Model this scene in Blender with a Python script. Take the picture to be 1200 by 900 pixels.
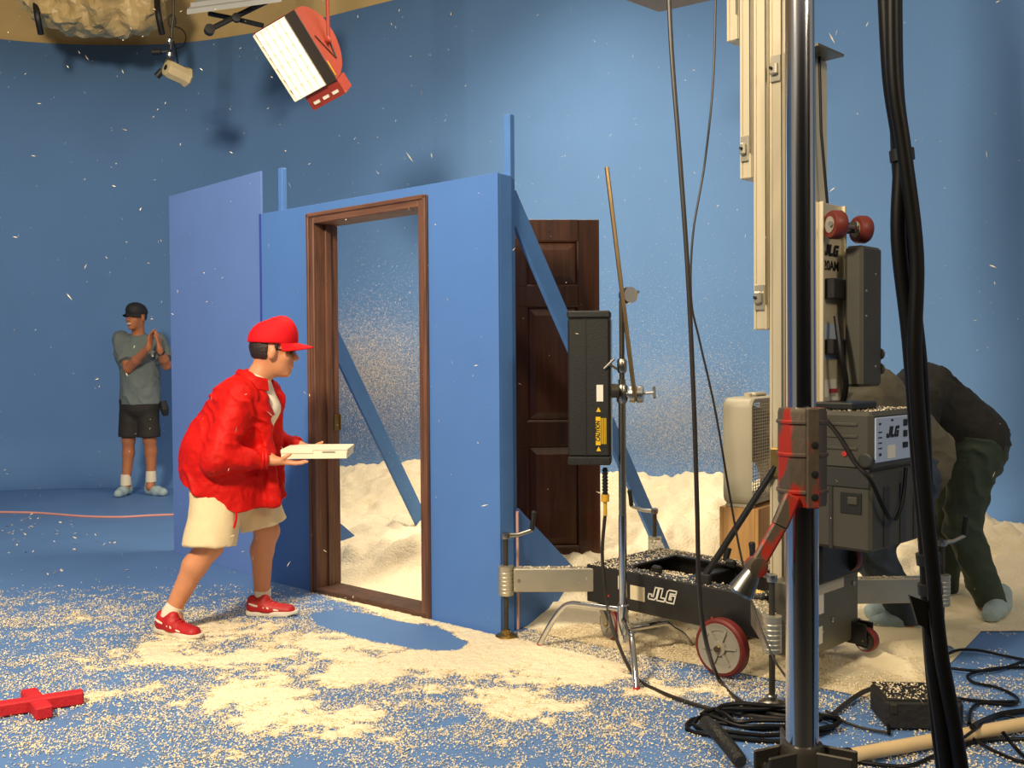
import bpy, math, random
import numpy as np
from mathutils import Matrix, Vector

for _o in list(bpy.data.objects):
    bpy.data.objects.remove(_o, do_unlink=True)
random.seed(7)
RNG = np.random.default_rng(11)
SC = bpy.context.scene
COL = SC.collection
R = math.radians

# ------------------------------------------------------------------ camera
FPX = 1160.0                      # focal length in pixels of the 1200 x 900 frame
CAMH = 1.28
CAM_M = Matrix.Translation((0, 0, CAMH)) @ Matrix.Rotation(R(90 - 1.30), 4, 'X') @ Matrix.Rotation(R(-0.40), 4, 'Z')
cd = bpy.data.cameras.new('camera')
cd.sensor_width = 36.0
cd.lens = FPX / 1200.0 * 36.0
cd.clip_end = 100
cam = bpy.data.objects.new('camera', cd)
COL.objects.link(cam)
cam.matrix_world = CAM_M
SC.camera = cam

# ------------------------------------------------------------------ world, lamps, exposure
SC.view_settings.view_transform = 'Standard'
SC.view_settings.look = 'None'
SC.view_settings.gamma = 1.0
SC.view_settings.use_curve_mapping = False
SC.view_settings.exposure = 0.0
wd = bpy.data.worlds.new('studio_air')
SC.world = wd
wd.use_nodes = True
wd.node_tree.nodes['Background'].inputs[0].default_value = (1.0, 0.86, 0.68, 1)
wd.node_tree.nodes['Background'].inputs[1].default_value = 0.36


def area(name, loc, aim, size, power, col=(1, 0.84, 0.62), size_y=None, spread=180):
    l = bpy.data.lights.new(name, 'AREA')
    l.energy = power
    l.color = col
    l.shape = 'RECTANGLE'
    l.size = size
    l.size_y = size_y or size
    l.spread = R(spread)
    o = bpy.data.objects.new(name, l)
    COL.objects.link(o)
    o.location = loc
    d = Vector(aim) - Vector(loc)
    o.rotation_euler = d.to_track_quat('-Z', 'Y').to_euler()
    return o


# front lamp follows a wall shadow; the other three are unseen fill added overhead
area('soft_lamp_front', (-2.3, 0.6, 4.1), (-2.4, 8.5, 1.9), 0.7, 450)
area('fill_lamp_set', (-0.6, 4.0, 5.3), (-0.6, 4.8, 0.0), 1.6, 46)
area('fill_lamp_far', (-0.1, 6.6, 5.2), (-0.3, 7.2, 0.0), 1.6, 98, spread=100)
area('fill_lamp_camera', (3.4, -1.0, 4.2), (-0.6, 8.0, 1.6), 1.2, 100)


# ------------------------------------------------------------------ measuring helpers
CAM_R = CAM_M.to_3x3()


def ray(px, py):
    return (CAM_R @ Vector(((px - 600) / FPX, (450 - py) / FPX, -1.0)))


def at(px, py, depth):
    """point at the given forward distance (world Y)"""
    d = ray(px, py)
    return Vector((0, 0, CAMH)) + d * (depth / d.y)


def gr(px, py, h=0.0):
    """point on the horizontal plane of height h"""
    d = ray(px, py)
    return Vector((0, 0, CAMH)) + d * ((h - CAMH) / d.z)


# ------------------------------------------------------------------ materials
MATS = {}


def lin(c):
    return tuple(((v / 255) / 12.92) if v / 255 <= 0.04045 else (((v / 255) + 0.055) / 1.055) ** 2.4 for v in c)


def mat(name, rgb, rough=0.6, metal=0.0, var=0.12, scale=9.0, bump=0.0, bscale=60.0, stretch=None,
        second=None, thr=0.5, soft=0.08, coat=0.0, sheen=0.0, emit=None, estr=0.0, sub=0.0, spec=0.5, detail=5.0):
    if name in MATS:
        return MATS[name]
    m = bpy.data.materials.new(name)
    m.use_nodes = True
    nt = m.node_tree
    b = nt.nodes['Principled BSDF']
    c = lin(rgb)
    tc = nt.nodes.new('ShaderNodeTexCoord')
    mp = nt.nodes.new('ShaderNodeMapping')
    nt.links.new(tc.outputs['Object'], mp.inputs[0])
    if stretch:
        mp.inputs['Scale'].default_value = stretch
    nz = nt.nodes.new('ShaderNodeTexNoise')
    nz.inputs['Scale'].default_value = scale
    nz.inputs['Detail'].default_value = detail
    nt.links.new(mp.outputs[0], nz.inputs['Vector'])
    rp = nt.nodes.new('ShaderNodeValToRGB')
    if second is None:
        rp.color_ramp.elements[0].position = 0.25
        rp.color_ramp.elements[1].position = 0.75
        rp.color_ramp.elements[0].color = tuple(v * (1 - var) for v in c) + (1,)
        rp.color_ramp.elements[1].color = tuple(min(1, v * (1 + var)) for v in c) + (1,)
    else:
        rp.color_ramp.elements[0].position = max(0, thr - soft)
        rp.color_ramp.elements[1].position = min(1, thr + soft)
        rp.color_ramp.elements[0].color = c + (1,)
        rp.color_ramp.elements[1].color = lin(second) + (1,)
    nt.links.new(nz.outputs['Fac'], rp.inputs[0])
    nt.links.new(rp.outputs[0], b.inputs['Base Color'])
    b.inputs['Roughness'].default_value = rough
    b.inputs['Metallic'].default_value = metal
    b.inputs['Specular IOR Level'].default_value = spec
    b.inputs['Coat Weight'].default_value = coat
    b.inputs['Sheen Weight'].default_value = sheen
    if sub:
        b.inputs['Subsurface Weight'].default_value = sub
        b.inputs['Subsurface Radius'].default_value = (0.012, 0.005, 0.003)
    if emit:
        b.inputs['Emission Color'].default_value = lin(emit) + (1,)
        b.inputs['Emission Strength'].default_value = estr
    if bump:
        n2 = nt.nodes.new('ShaderNodeTexNoise')
        n2.inputs['Scale'].default_value = bscale
        n2.inputs['Detail'].default_value = 4
        nt.links.new(mp.outputs[0], n2.inputs['Vector'])
        bp = nt.nodes.new('ShaderNodeBump')
        bp.inputs['Strength'].default_value = bump
        bp.inputs['Distance'].default_value = 0.02
        nt.links.new(n2.outputs['Fac'], bp.inputs['Height'])
        nt.links.new(bp.outputs[0], b.inputs['Normal'])
    MATS[name] = m
    return m


mat('cyc_blue', (98, 138, 190), rough=0.75, var=0.05, scale=1.2, bump=0.03, bscale=200, spec=0.25)
mat('floor_blue', (90, 127, 180), rough=0.6, var=0.07, scale=2.0, bump=0.04, bscale=120, spec=0.3)
mat('flat_blue', (80, 123, 190), rough=0.55, var=0.04, scale=3.0, bump=0.05, bscale=90, spec=0.3)
mat('flat_violet', (100, 132, 196), rough=0.6, var=0.04, scale=3.0, bump=0.05, bscale=90, spec=0.3)
mat('gap_shade_violet', (52, 70, 158), rough=0.6, var=0.06, spec=0.3)
mat('lumber_blue', (80, 126, 190), rough=0.6, var=0.08, scale=6.0, spec=0.3, bump=0.05)
mat('upper_beige', (190, 164, 112), rough=0.85, var=0.22, scale=1.6, bump=0.15, bscale=6)
mat('foil_tan', (196, 170, 116), rough=0.42, var=0.3, scale=3, bump=0.4, bscale=12)
mat('casing_wood', (102, 68, 52), rough=0.5, var=0.45, scale=5, stretch=(9, 9, 0.7), bump=0.12, bscale=14)
mat('casing_wood_across', (106, 72, 56), rough=0.5, var=0.45, scale=5, stretch=(0.7, 0.9, 9), bump=0.12, bscale=14)
mat('sill_wood', (78, 52, 38), rough=0.6, var=0.4, scale=6, stretch=(3, 3, 9), bump=0.2, bscale=20)
mat('door_wood', (60, 31, 17), rough=0.32, var=0.5, scale=4, stretch=(10, 10, 0.6), bump=0.06, bscale=12, coat=0.25)
mat('door_panel_wood', (70, 38, 20), rough=0.32, var=0.45, scale=4, stretch=(8, 8, 0.7), bump=0.06, bscale=12, coat=0.25)
mat('brass', (170, 140, 80), rough=0.35, metal=1, var=0.15)
mat('chrome', (205, 205, 205), rough=0.1, metal=1, var=0.06, scale=14)
mat('steel', (170, 168, 160), rough=0.28, metal=1, var=0.12, scale=12)
mat('bronze_rod', (190, 160, 118), rough=0.3, metal=1, var=0.1)
mat('pole_chrome', (190, 192, 198), rough=0.16, metal=1, var=0.16, scale=7, stretch=(1, 1, 0.3))
mat('dark_steel', (76, 72, 64), rough=0.45, metal=0.7, var=0.25, scale=10)
mat('alu', (214, 202, 172), rough=0.42, metal=0.35, var=0.06, scale=4, stretch=(1, 1, 0.2))
mat('alu_beam', (186, 180, 162), rough=0.38, metal=0.75, var=0.1, scale=8)
mat('lift_black', (26, 26, 26), rough=0.42, var=0.3, scale=10, bump=0.05, bscale=60)
mat('power_olive', (64, 62, 52), rough=0.55, var=0.12, scale=6, bump=0.06, bscale=150)
mat('power_dark', (44, 44, 40), rough=0.55, var=0.15, scale=6)
mat('plate_grey', (112, 108, 92), rough=0.4, metal=0.5, var=0.12, scale=6)
mat('panel_white', (176, 190, 214), rough=0.35, var=0.04)
mat('label_white', (226, 222, 208), rough=0.5, var=0.04)
mat('label_yellow', (224, 182, 30), rough=0.5, var=0.06)
mat('label_red', (176, 40, 30), rough=0.5, var=0.06)
mat('ink_black', (16, 16, 16), rough=0.6, var=0.1)
mat('rubber_red', (104, 28, 24), rough=0.5, var=0.22, scale=18)
mat('roller_red', (108, 40, 30), rough=0.45, var=0.2, scale=14)
mat('wheel_grey', (148, 142, 128), rough=0.5, var=0.08)
mat('black_rubber', (18, 18, 18), rough=0.5, var=0.3, scale=20)
mat('cable_black', (11, 10, 10), spec=0.25, rough=0.42, var=0.25, scale=24)
mat('cable_brown', (38, 32, 27), rough=0.45, var=0.25, scale=24)
mat('bank_black', (21, 21, 18), rough=0.6, var=0.25, scale=7, bump=0.08, bscale=120)
mat('yellow_tape', (208, 160, 44), rough=0.5, var=0.1)
mat('collar_paint', (92, 80, 66), rough=0.5, metal=0.35, var=0.2, scale=16, stretch=(1, 1, 0.45), second=(176, 48, 34), thr=0.54, soft=0.03, bump=0.15, bscale=40)
mat('fixture_red', (142, 48, 30), rough=0.42, var=0.07, scale=6)
mat('fixture_dark', (40, 32, 26), rough=0.7, var=0.1)
mat('louver_white', (236, 230, 210), rough=0.6, var=0.03)
mat('lamp_glow', (255, 250, 236), emit=(255, 246, 226), estr=1.5, var=0.0)
mat('fan_housing', (178, 170, 146), rough=0.5, var=0.06, scale=5)
mat('fan_grille', (200, 190, 164), rough=0.5, var=0.04)
mat('fan_blade', (128, 120, 104), rough=0.5, var=0.06)
mat('pale_wood', (196, 150, 92), rough=0.55, var=0.22, scale=5, stretch=(8, 8, 0.6), bump=0.06)
mat('dowel_wood', (214, 186, 138), rough=0.5, var=0.1, scale=9)
mat('snow', (240, 226, 194), rough=0.85, var=0.04, scale=14, bump=0.5, bscale=70, spec=0.2)
mat('snow_flake', (238, 222, 188), rough=0.7, var=0.03, spec=0.3)
mat('sheet', (226, 212, 176), rough=0.5, var=0.06, scale=3, bump=0.1, bscale=20, spec=0.4)
mat('foam_red', (196, 24, 34), rough=0.7, var=0.15, scale=12, bump=0.2, bscale=80)
mat('cord_pink', (214, 150, 140), rough=0.5, var=0.06)
mat('stick_pink', (212, 164, 148), rough=0.55, var=0.08)
mat('skin', (206, 140, 100), rough=0.5, var=0.07, scale=14, sub=0.08)
mat('skin_tan', (178, 112, 74), rough=0.5, var=0.08, scale=14, sub=0.08)
mat('lip', (150, 78, 66), rough=0.5)
mat('teeth', (230, 222, 205), rough=0.4)
mat('eye_dark', (30, 22, 18), rough=0.3)
mat('hair_dark', (40, 28, 20), rough=0.55, var=0.3, scale=40, bump=0.3, bscale=120)
mat('jacket_red', (196, 18, 10), rough=0.6, var=0.12, scale=7, bump=0.3, bscale=26, spec=0.2)
mat('cap_red', (214, 16, 26), spec=0.2, rough=0.7, var=0.06, bump=0.1, bscale=200)
mat('shoe_red', (176, 22, 26), rough=0.55, var=0.15, scale=20, bump=0.1, bscale=90)
mat('cotton_white', (226, 216, 194), rough=0.8, var=0.04, bump=0.1, bscale=120)
mat('shorts_cream', (226, 204, 160), rough=0.75, var=0.05, scale=6, bump=0.12, bscale=30)
mat('tee_grey', (102, 112, 112), rough=0.85, var=0.08, scale=6, bump=0.12, bscale=30)
mat('shorts_black', (40, 36, 32), rough=0.8, var=0.25, scale=9, bump=0.15, bscale=40)
mat('cap_black', (30, 30, 34), rough=0.7, var=0.15)
mat('patch_orange', (214, 96, 40), rough=0.6, var=0.2, scale=60)
mat('shoe_cover', (160, 182, 186), rough=0.6, var=0.1, scale=14, bump=0.3, bscale=50)
mat('coat_black', (36, 34, 28), rough=0.8, var=0.25, scale=8, bump=0.2, bscale=30)
mat('tee_olive', (98, 92, 74), rough=0.8, var=0.12, scale=7, bump=0.2, bscale=26)
mat('jeans_green', (54, 66, 52), rough=0.8, var=0.18, scale=9, bump=0.2, bscale=60)
mat('jeans_blue', (54, 66, 82), rough=0.8, var=0.18, scale=9, bump=0.2, bscale=60)
mat('box_white', (240, 230, 202), rough=0.6, var=0.03, scale=5)
mat('grey_paint', (150, 152, 150), rough=0.5, var=0.1, scale=5)
mat('board_grey', (146, 138, 128), rough=0.7, var=0.1, scale=5)
mat('crate_dark', (30, 28, 25), rough=0.7, var=0.3, scale=16, bump=0.3, bscale=50)
mat('grip_black', (24, 24, 24), rough=0.5)
mat('ribbed_black', (24, 23, 20), rough=0.5, var=0.3, scale=30, bump=0.5, bscale=90)
mat('lamp_beige', (196, 180, 140), rough=0.45, var=0.08)
mat('floor_dark', (40, 37, 33), rough=0.7, var=0.15, scale=3)
mat('reflection_black', (22, 20, 18), rough=0.9, var=0.2, scale=3)
mat('ceiling_dark', (96, 82, 60), rough=0.9, var=0.15, scale=2)


# ------------------------------------------------------------------ objects
def world_loc(o):
    v = Vector((0, 0, 0))
    while o is not None:
        v += o.location
        o = o.parent
    return v


def thing(name, label, cat, loc, group=None):
    o = bpy.data.objects.new(name, None)
    COL.objects.link(o)
    o.empty_display_size = 0.1
    o.location = loc
    tag(o, label, cat, group)
    return o


def tag(o, label=None, cat=None, group=None, kind=None):
    if label:
        o['label'] = label
    if cat:
        o['category'] = cat
    if group:
        o['group'] = group
    if kind:
        o['kind'] = kind
    return o


def link_mesh(name, me, m, parent=None, base=None):
    """vertices come in world coordinates; the origin goes to the parent's or to the thing's base"""
    n = len(me.vertices)
    co = np.empty(n * 3, dtype=np.float32)
    me.vertices.foreach_get('co', co)
    co = co.reshape(-1, 3)
    o = bpy.data.objects.new(name, me)
    if parent is not None:
        off = np.array(world_loc(parent))
        o.parent = parent
    else:
        off = np.array([(co[:, 0].min() + co[:, 0].max()) / 2, (co[:, 1].min() + co[:, 1].max()) / 2, co[:, 2].min()]) if base is None else np.array(base)
        o.location = off
    me.vertices.foreach_set('co', (co - off).astype(np.float32).ravel())
    me.update()
    if m:
        me.materials.append(MATS[m])
    COL.objects.link(o)
    return o


class MB:
    def __init__(self, M=None):
        self.v = []
        self.f = []
        self.M = M or Matrix.Identity(4)

    def add(self, vs, fs):
        n = len(self.v)
        self.v += [tuple(self.M @ Vector(p)) for p in vs]
        self.f += [tuple(i + n for i in f) for f in fs]
        return self

    def box(self, lo, hi, b=0.0, M=None):
        lo = Vector(lo)
        hi = Vector(hi)
        c = (lo + hi) / 2
        h = [abs(hi[i] - lo[i]) / 2 for i in range(3)]
        T = (M or Matrix.Identity(4))
        b = min(b, min(h) * 0.9)
        S = [(x, y, z) for x in (-1, 1) for y in (-1, 1) for z in (-1, 1)]
        if b <= 0:
            vs = [Vector((s[0] * h[0], s[1] * h[1], s[2] * h[2])) for s in S]
            fs = [(0, 1, 3, 2), (4, 6, 7, 5), (0, 4, 5, 1), (2, 3, 7, 6), (0, 2, 6, 4), (1, 5, 7, 3)]
            return self.add([T @ (p + c) for p in vs], fs)
        idx = {}
        vs = []
        for s in S:
            for a in range(3):
                idx[(s, a)] = len(vs)
                vs.append(Vector(tuple(s[i] * (h[i] - (0 if i == a else b)) for i in range(3))))
        fs = []
        for a in range(3):
            o1, o2 = [i for i in range(3) if i != a]
            for sg in (-1, 1):
                q = []
                for (p1, p2) in ((-1, -1), (1, -1), (1, 1), (-1, 1)):
                    s = [0, 0, 0]
                    s[a] = sg
                    s[o1] = p1
                    s[o2] = p2
                    q.append(idx[(tuple(s), a)])
                fs.append(q)
        for e in range(3):
            a, d = [i for i in range(3) if i != e]
            for sa in (-1, 1):
                for sd in (-1, 1):
                    s0 = [0, 0, 0]
                    s0[a] = sa
                    s0[d] = sd
                    s1 = list(s0)
                    s0[e] = -1
                    s1[e] = 1
                    fs.append([idx[(tuple(s0), a)], idx[(tuple(s1), a)], idx[(tuple(s1), d)], idx[(tuple(s0), d)]])
        for s in S:
            fs.append([idx[(s, 0)], idx[(s, 1)], idx[(s, 2)]])
        out = []
        for f in fs:
            cc = sum((vs[i] for i in f), Vector()) / len(f)
            nn = (vs[f[1]] - vs[f[0]]).cross(vs[f[2]] - vs[f[0]])
            out.append(tuple(f) if nn.dot(cc) > 0 else tuple(reversed(f)))
        return self.add([T @ (p + c) for p in vs], out)

    def tube(self, pts, r, n=10, cap=True, closed=False):
        pts = [Vector(p) for p in pts]
        k = len(pts)
        rr = r if isinstance(r, (list, tuple)) else [r] * k
        vs, fs = [], []
        up = None
        for i in range(k):
            if closed:
                t = pts[(i + 1) % k] - pts[i - 1]
            else:
                t = pts[min(i + 1, k - 1)] - pts[max(i - 1, 0)]
            t.normalize()
            if up is None:
                up = t.orthogonal().normalized()
            up = (up - t * up.dot(t)).normalized()
            sd = t.cross(up)
            for j in range(n):
                a = 2 * math.pi * j / n
                vs.append(pts[i] + (up * math.cos(a) + sd * math.sin(a)) * rr[i])
        for i in range(k if closed else k - 1):
            i2 = (i + 1) % k
            for j in range(n):
                fs.append((i * n + j, i * n + (j + 1) % n, i2 * n + (j + 1) % n, i2 * n + j))
        if cap and not closed:
            fs.append(tuple(range(n - 1, -1, -1)))
            fs.append(tuple((k - 1) * n + j for j in range(n)))
        return self.add(vs, fs)

    def lathe(self, prof, c=(0, 0, 0), axis=(0, 0, 1), n=24, ring=False):
        """profile of (radius, height) along the axis from c"""
        ax = Vector(axis).normalized()
        e1 = ax.orthogonal().normalized()
        e2 = ax.cross(e1)
        c = Vector(c)
        vs, fs = [], []
        for (r, h) in prof:
            for j in range(n):
                a = 2 * math.pi * j / n
                vs.append(c + ax * h + (e1 * math.cos(a) + e2 * math.sin(a)) * max(r, 1e-4))
        k = len(prof)
        for i in range(k - 1):
            for j in range(n):
                fs.append((i * n + j, i * n + (j + 1) % n, (i + 1) * n + (j + 1) % n, (i + 1) * n + j))
        if ring:
            for j in range(n):
                fs.append(((k - 1) * n + j, (k - 1) * n + (j + 1) % n, (j + 1) % n, j))
            return self.add(vs, fs)
        fs.append(tuple(range(n - 1, -1, -1)))
        fs.append(tuple((k - 1) * n + j for j in range(n)))
        return self.add(vs, fs)

    def prism(self, poly, d):
        """polygon of 3-d points swept by the vector d"""
        poly = [Vector(p) for p in poly]
        d = Vector(d)
        n = len(poly)
        nn = Vector((0, 0, 0))
        for i in range(n):
            nn += poly[i].cross(poly[(i + 1) % n])
        if nn.dot(d) > 0:
            poly = poly[::-1]
        vs = poly + [p + d for p in poly]
        fs = [tuple(range(n)), tuple(range(2 * n - 1, n - 1, -1))]
        fs += [((i + 1) % n, i, n + i, n + (i + 1) % n) for i in range(n)]
        return self.add(vs, fs)

    def bar(self, p, q, w, h, up=(0, 0, 1), b=0.0):
        """rectangular bar from p to q, w across, h along up"""
        p = Vector(p)
        q = Vector(q)
        t = (q - p)
        L = t.length
        t.normalize()
        u = Vector(up)
        u = (u - t * u.dot(t)).normalized()
        s = t.cross(u)
        M = Matrix((t, s, u)).transposed().to_4x4()
        M.translation = p
        return self.box((0, -w / 2, -h / 2), (L, w / 2, h / 2), b, M)

    def build(self, name, m, parent=None, smooth=True, ang=32, base=None):
        me = bpy.data.meshes.new(name)
        me.from_pydata(self.v, [], self.f)
        if smooth:
            me.polygons.foreach_set('use_smooth', [True] * len(me.polygons))
            me.set_sharp_from_angle(angle=R(ang))
        me.validate()
        return link_mesh(name, me, m, parent, base)


def spline(pts, n=8):
    P = [Vector(p) for p in pts]
    out = []
    for i in range(len(P) - 1):
        p0 = P[max(i - 1, 0)]
        p1, p2 = P[i], P[i + 1]
        p3 = P[min(i + 2, len(P) - 1)]
        for k in range(n):
            t = k / n
            out.append(0.5 * ((2 * p1) + (p2 - p0) * t + (2 * p0 - 5 * p1 + 4 * p2 - p3) * t * t + (3 * p1 - p0 - 3 * p2 + p3) * t ** 3))
    out.append(P[-1])
    return out


def text(body, name, m, size, origin, xdir, ydir, parent, shear=0.0, fat=0.0, depth=0.0008, squeeze=1.0):
    c = bpy.data.curves.new(name, 'FONT')
    c.body = body
    c.size = size
    c.shear = shear
    c.offset = fat
    c.extrude = depth
    c.align_x = 'CENTER'
    c.align_y = 'CENTER'
    t = bpy.data.objects.new(name, c)
    COL.objects.link(t)
    dg = bpy.context.evaluated_depsgraph_get()
    me = bpy.data.meshes.new_from_object(t.evaluated_get(dg))
    bpy.data.objects.remove(t, do_unlink=True)
    x = Vector(xdir).normalized()
    y = Vector(ydir).normalized()
    z = x.cross(y)
    M = Matrix((x * squeeze, y, z)).transposed().to_4x4()
    M.translation = Vector(origin) + z * depth * 0.5
    me.transform(M)
    me.materials.clear()
    return link_mesh(name, me, m, parent)


GLYPHS = {'J': ([(.45, 1), (.75, 1), (.75, .2), (.6, 0), (.1, 0), (0, .12), (0, .4), (.28, .4), (.28, .25), (.45, .25)], .84),
          'L': ([(0, 1), (.3, 1), (.3, .27), (.68, .27), (.68, 0), (0, 0)], .76),
          'G': ([(.15, 1), (.8, 1), (.8, .74), (.3, .74), (.3, .26), (.5, .26), (.5, .36), (.42, .36), (.42, .6), (.8, .6), (.8, 0), (.15, 0), (0, .14), (0, .86)], .8)}


def block_text(word, h, origin, xdir, ydir, m, parent, slant=0.28, outline=0.0, squeeze=1.0):
    """heavy slanted block capitals centred on origin, each letter one part; outlined when outline > 0"""
    x = Vector(xdir).normalized()
    y = Vector(ydir).normalized()
    z = x.cross(y)
    tot = sum(GLYPHS[c][1] for c in word) * h * squeeze
    cx = -tot / 2
    for c in word:
        poly, adv = GLYPHS[c]
        pts = [Vector(origin) + x * (cx + (px + slant * (py - 0.5)) * h * squeeze) + y * (py - 0.5) * h + z * 0.0006 for px, py in poly]
        b = MB()
        if outline:
            for i in range(len(pts)):
                p, q = pts[i], pts[(i + 1) % len(pts)]
                d = (q - p).normalized() * outline * 0.5
                b.bar(p - d, q + d, outline, 0.0012, up=tuple(z))
        else:
            b.prism(pts, z * 0.001)
        b.build('letter', m, parent, False)
        cx += adv * h * squeeze


# ------------------------------------------------------------------ noise
def _hash(ix, iy, iz, seed):
    h = (ix.astype(np.int64) * 374761393 + iy.astype(np.int64) * 668265263 + iz.astype(np.int64) * 2147483647 + seed * 974634777) & 0xFFFFFFFF
    h = ((h ^ (h >> 13)) * 1274126177) & 0xFFFFFFFF
    h = (h ^ (h >> 16)) & 0xFFFF
    return h.astype(np.float32) / 65535.0


def vnoise(P, seed=0):
    P = np.asarray(P, dtype=np.float32)
    if P.shape[1] == 2:
        P = np.c_[P, np.zeros(len(P), dtype=np.float32)]
    i = np.floor(P).astype(np.int64)
    f = P - i
    f = f * f * (3 - 2 * f)
    r = 0
    for dx in (0, 1):
        for dy in (0, 1):
            for dz in (0, 1):
                w = (f[:, 0] if dx else 1 - f[:, 0]) * (f[:, 1] if dy else 1 - f[:, 1]) * (f[:, 2] if dz else 1 - f[:, 2])
                r = r + w * _hash(i[:, 0] + dx, i[:, 1] + dy, i[:, 2] + dz, seed)
    return r


def fbm(P, octaves=4, seed=0):
    P = np.asarray(P, dtype=np.float32)
    s, a, t = 0, 1.0, 0
    for o in range(octaves):
        s = s + a * vnoise(P * (2 ** o) + 17.3 * o, seed + o)
        t += a
        a *= 0.5
    return s / t


# ------------------------------------------------------------------ smooth bodies from distance fields
class Sdf:
    def __init__(self, lo, hi, vox):
        self.lo = np.array(lo, dtype=np.float32)
        self.vox = vox
        self.n = np.ceil((np.array(hi) - np.array(lo)) / vox).astype(int) + 1
        self.f = np.full(self.n, 0.5, dtype=np.float32)

    def _sub(self, lo, hi):
        a = np.clip(np.floor((np.array(lo) - self.lo) / self.vox).astype(int), 0, self.n)
        b = np.clip(np.ceil((np.array(hi) - self.lo) / self.vox).astype(int) + 1, 0, self.n)
        sl = tuple(slice(a[i], b[i]) for i in range(3))
        g = [self.lo[i] + self.vox * np.arange(a[i], b[i], dtype=np.float32) for i in range(3)]
        return sl, g[0][:, None, None], g[1][None, :, None], g[2][None, None, :]

    def _merge(self, sl, d, k, cuts, X, Y, Z, sub):
        if d.size == 0:
            return self
        for (p, n) in cuts:
            n = Vector(n).normalized()
            d = np.maximum(d, (X - p[0]) * n[0] + (Y - p[1]) * n[1] + (Z - p[2]) * n[2])
        a = self.f[sl]
        if sub:
            self.f[sl] = np.maximum(a, -d)
            return self
        if k > 0:
            h = np.maximum(k - np.abs(a - d), 0) / k
            self.f[sl] = np.minimum(a, d) - h * h * k * 0.25
        else:
            self.f[sl] = np.minimum(a, d)
        return self

    def cap(self, a, b, ra, rb, k=0.02, cuts=(), flat=None, q=1.0, sub=False):
        a = np.array(a, dtype=np.float32)
        b = np.array(b, dtype=np.float32)
        m = max(ra, rb) * max(1.0, q) + k + 4 * self.vox
        sl, X, Y, Z = self._sub(np.minimum(a, b) - m, np.maximum(a, b) + m)
        ba = b - a
        L = float(ba @ ba) + 1e-9
        px, py, pz = X - a[0], Y - a[1], Z - a[2]
        h = np.clip((px * ba[0] + py * ba[1] + pz * ba[2]) / L, 0, 1)
        dx, dy, dz = px - ba[0] * h, py - ba[1] * h, pz - ba[2] * h
        if flat is not None:
            n = Vector(flat).normalized()
            c = dx * n[0] + dy * n[1] + dz * n[2]
            w = c / q - c
            dx, dy, dz = dx + w * n[0], dy + w * n[1], dz + w * n[2]
        d = (np.sqrt(dx * dx + dy * dy + dz * dz) - (ra + (rb - ra) * h)) * min(1.0, q)
        return self._merge(sl, d, k, cuts, X, Y, Z, sub)

    def ell(self, c, r, axes=None, k=0.02, cuts=(), sub=False):
        c = np.array(c, dtype=np.float32)
        ax = axes or (Vector((1, 0, 0)), Vector((0, 1, 0)), Vector((0, 0, 1)))
        m = max(r) + k + 4 * self.vox
        sl, X, Y, Z = self._sub(c - m, c + m)
        px, py, pz = X - c[0], Y - c[1], Z - c[2]
        k0 = 0
        k1 = 0
        for i in range(3):
            n = Vector(ax[i]).normalized()
            t = px * n[0] + py * n[1] + pz * n[2]
            k0 = k0 + (t / r[i]) ** 2
            k1 = k1 + (t / r[i] ** 2) ** 2
        k0 = np.sqrt(k0)
        k1 = np.sqrt(k1) + 1e-6
        d = k0 * (k0 - 1) / k1
        return self._merge(sl, d, k, cuts, X, Y, Z, sub)

    def chain(self, pts, rs, k=0.02, **kw):
        for i in range(len(pts) - 1):
            self.cap(pts[i], pts[i + 1], rs[i], rs[i + 1], k, **kw)
        return self

    def mesh(self, name, m, parent, smooth=2, disp=None):
        f = self.f
        ins = f < 0
        nx, ny, nz = f.shape
        c = np.zeros((nx - 1, ny - 1, nz - 1), dtype=np.uint8)
        for i in (0, 1):
            for j in (0, 1):
                for k in (0, 1):
                    c += ins[i:nx - 1 + i, j:ny - 1 + j, k:nz - 1 + k]
        mask = (c > 0) & (c < 8)
        cells = np.argwhere(mask)
        idx = -np.ones(mask.shape, dtype=np.int64)
        idx[mask] = np.arange(len(cells))
        acc = np.zeros((len(cells), 3), dtype=np.float64)
        cnt = np.zeros(len(cells))
        offs = [(i, j, k) for i in (0, 1) for j in (0, 1) for k in (0, 1)]
        val = {o: f[cells[:, 0] + o[0], cells[:, 1] + o[1], cells[:, 2] + o[2]] for o in offs}
        for o in offs:
            for a in range(3):
                if o[a] == 0:
                    p = list(o)
                    p[a] = 1
                    v0, v1 = val[o], val[tuple(p)]
                    s = (v0 < 0) != (v1 < 0)
                    t = np.where(s, v0 / np.where(s, v0 - v1, 1), 0)
                    pt = np.tile(np.array(o, dtype=np.float64), (len(cells), 1))
                    pt[:, a] = t
                    acc += pt * s[:, None]
                    cnt += s
        V = (cells + acc / cnt[:, None]) * self.vox + self.lo
        F = []
        for a in range(3):
            s0 = [slice(1, -1)] * 3
            s1 = [slice(1, -1)] * 3
            s0[a] = slice(0, -1)
            s1[a] = slice(1, None)
            A = ins[tuple(s0)]
            B = ins[tuple(s1)]
            e = np.argwhere(A != B)
            if not len(e):
                continue
            fl = A[e[:, 0], e[:, 1], e[:, 2]]
            base = e.copy()
            for i in range(3):
                if i != a:
                    base[:, i] += 1
            b1, b2 = [(a + 1) % 3, (a + 2) % 3]
            q = []
            for (d1, d2) in ((0, 0), (1, 0), (1, 1), (0, 1)):
                cc = base.copy()
                cc[:, b1] -= d1
                cc[:, b2] -= d2
                q.append(idx[cc[:, 0], cc[:, 1], cc[:, 2]])
            q = np.stack(q, 1)
            q[~fl] = q[~fl][:, ::-1]
            F.append(q)
        F = np.concatenate(F)
        F = F[(F >= 0).all(1)]
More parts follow.
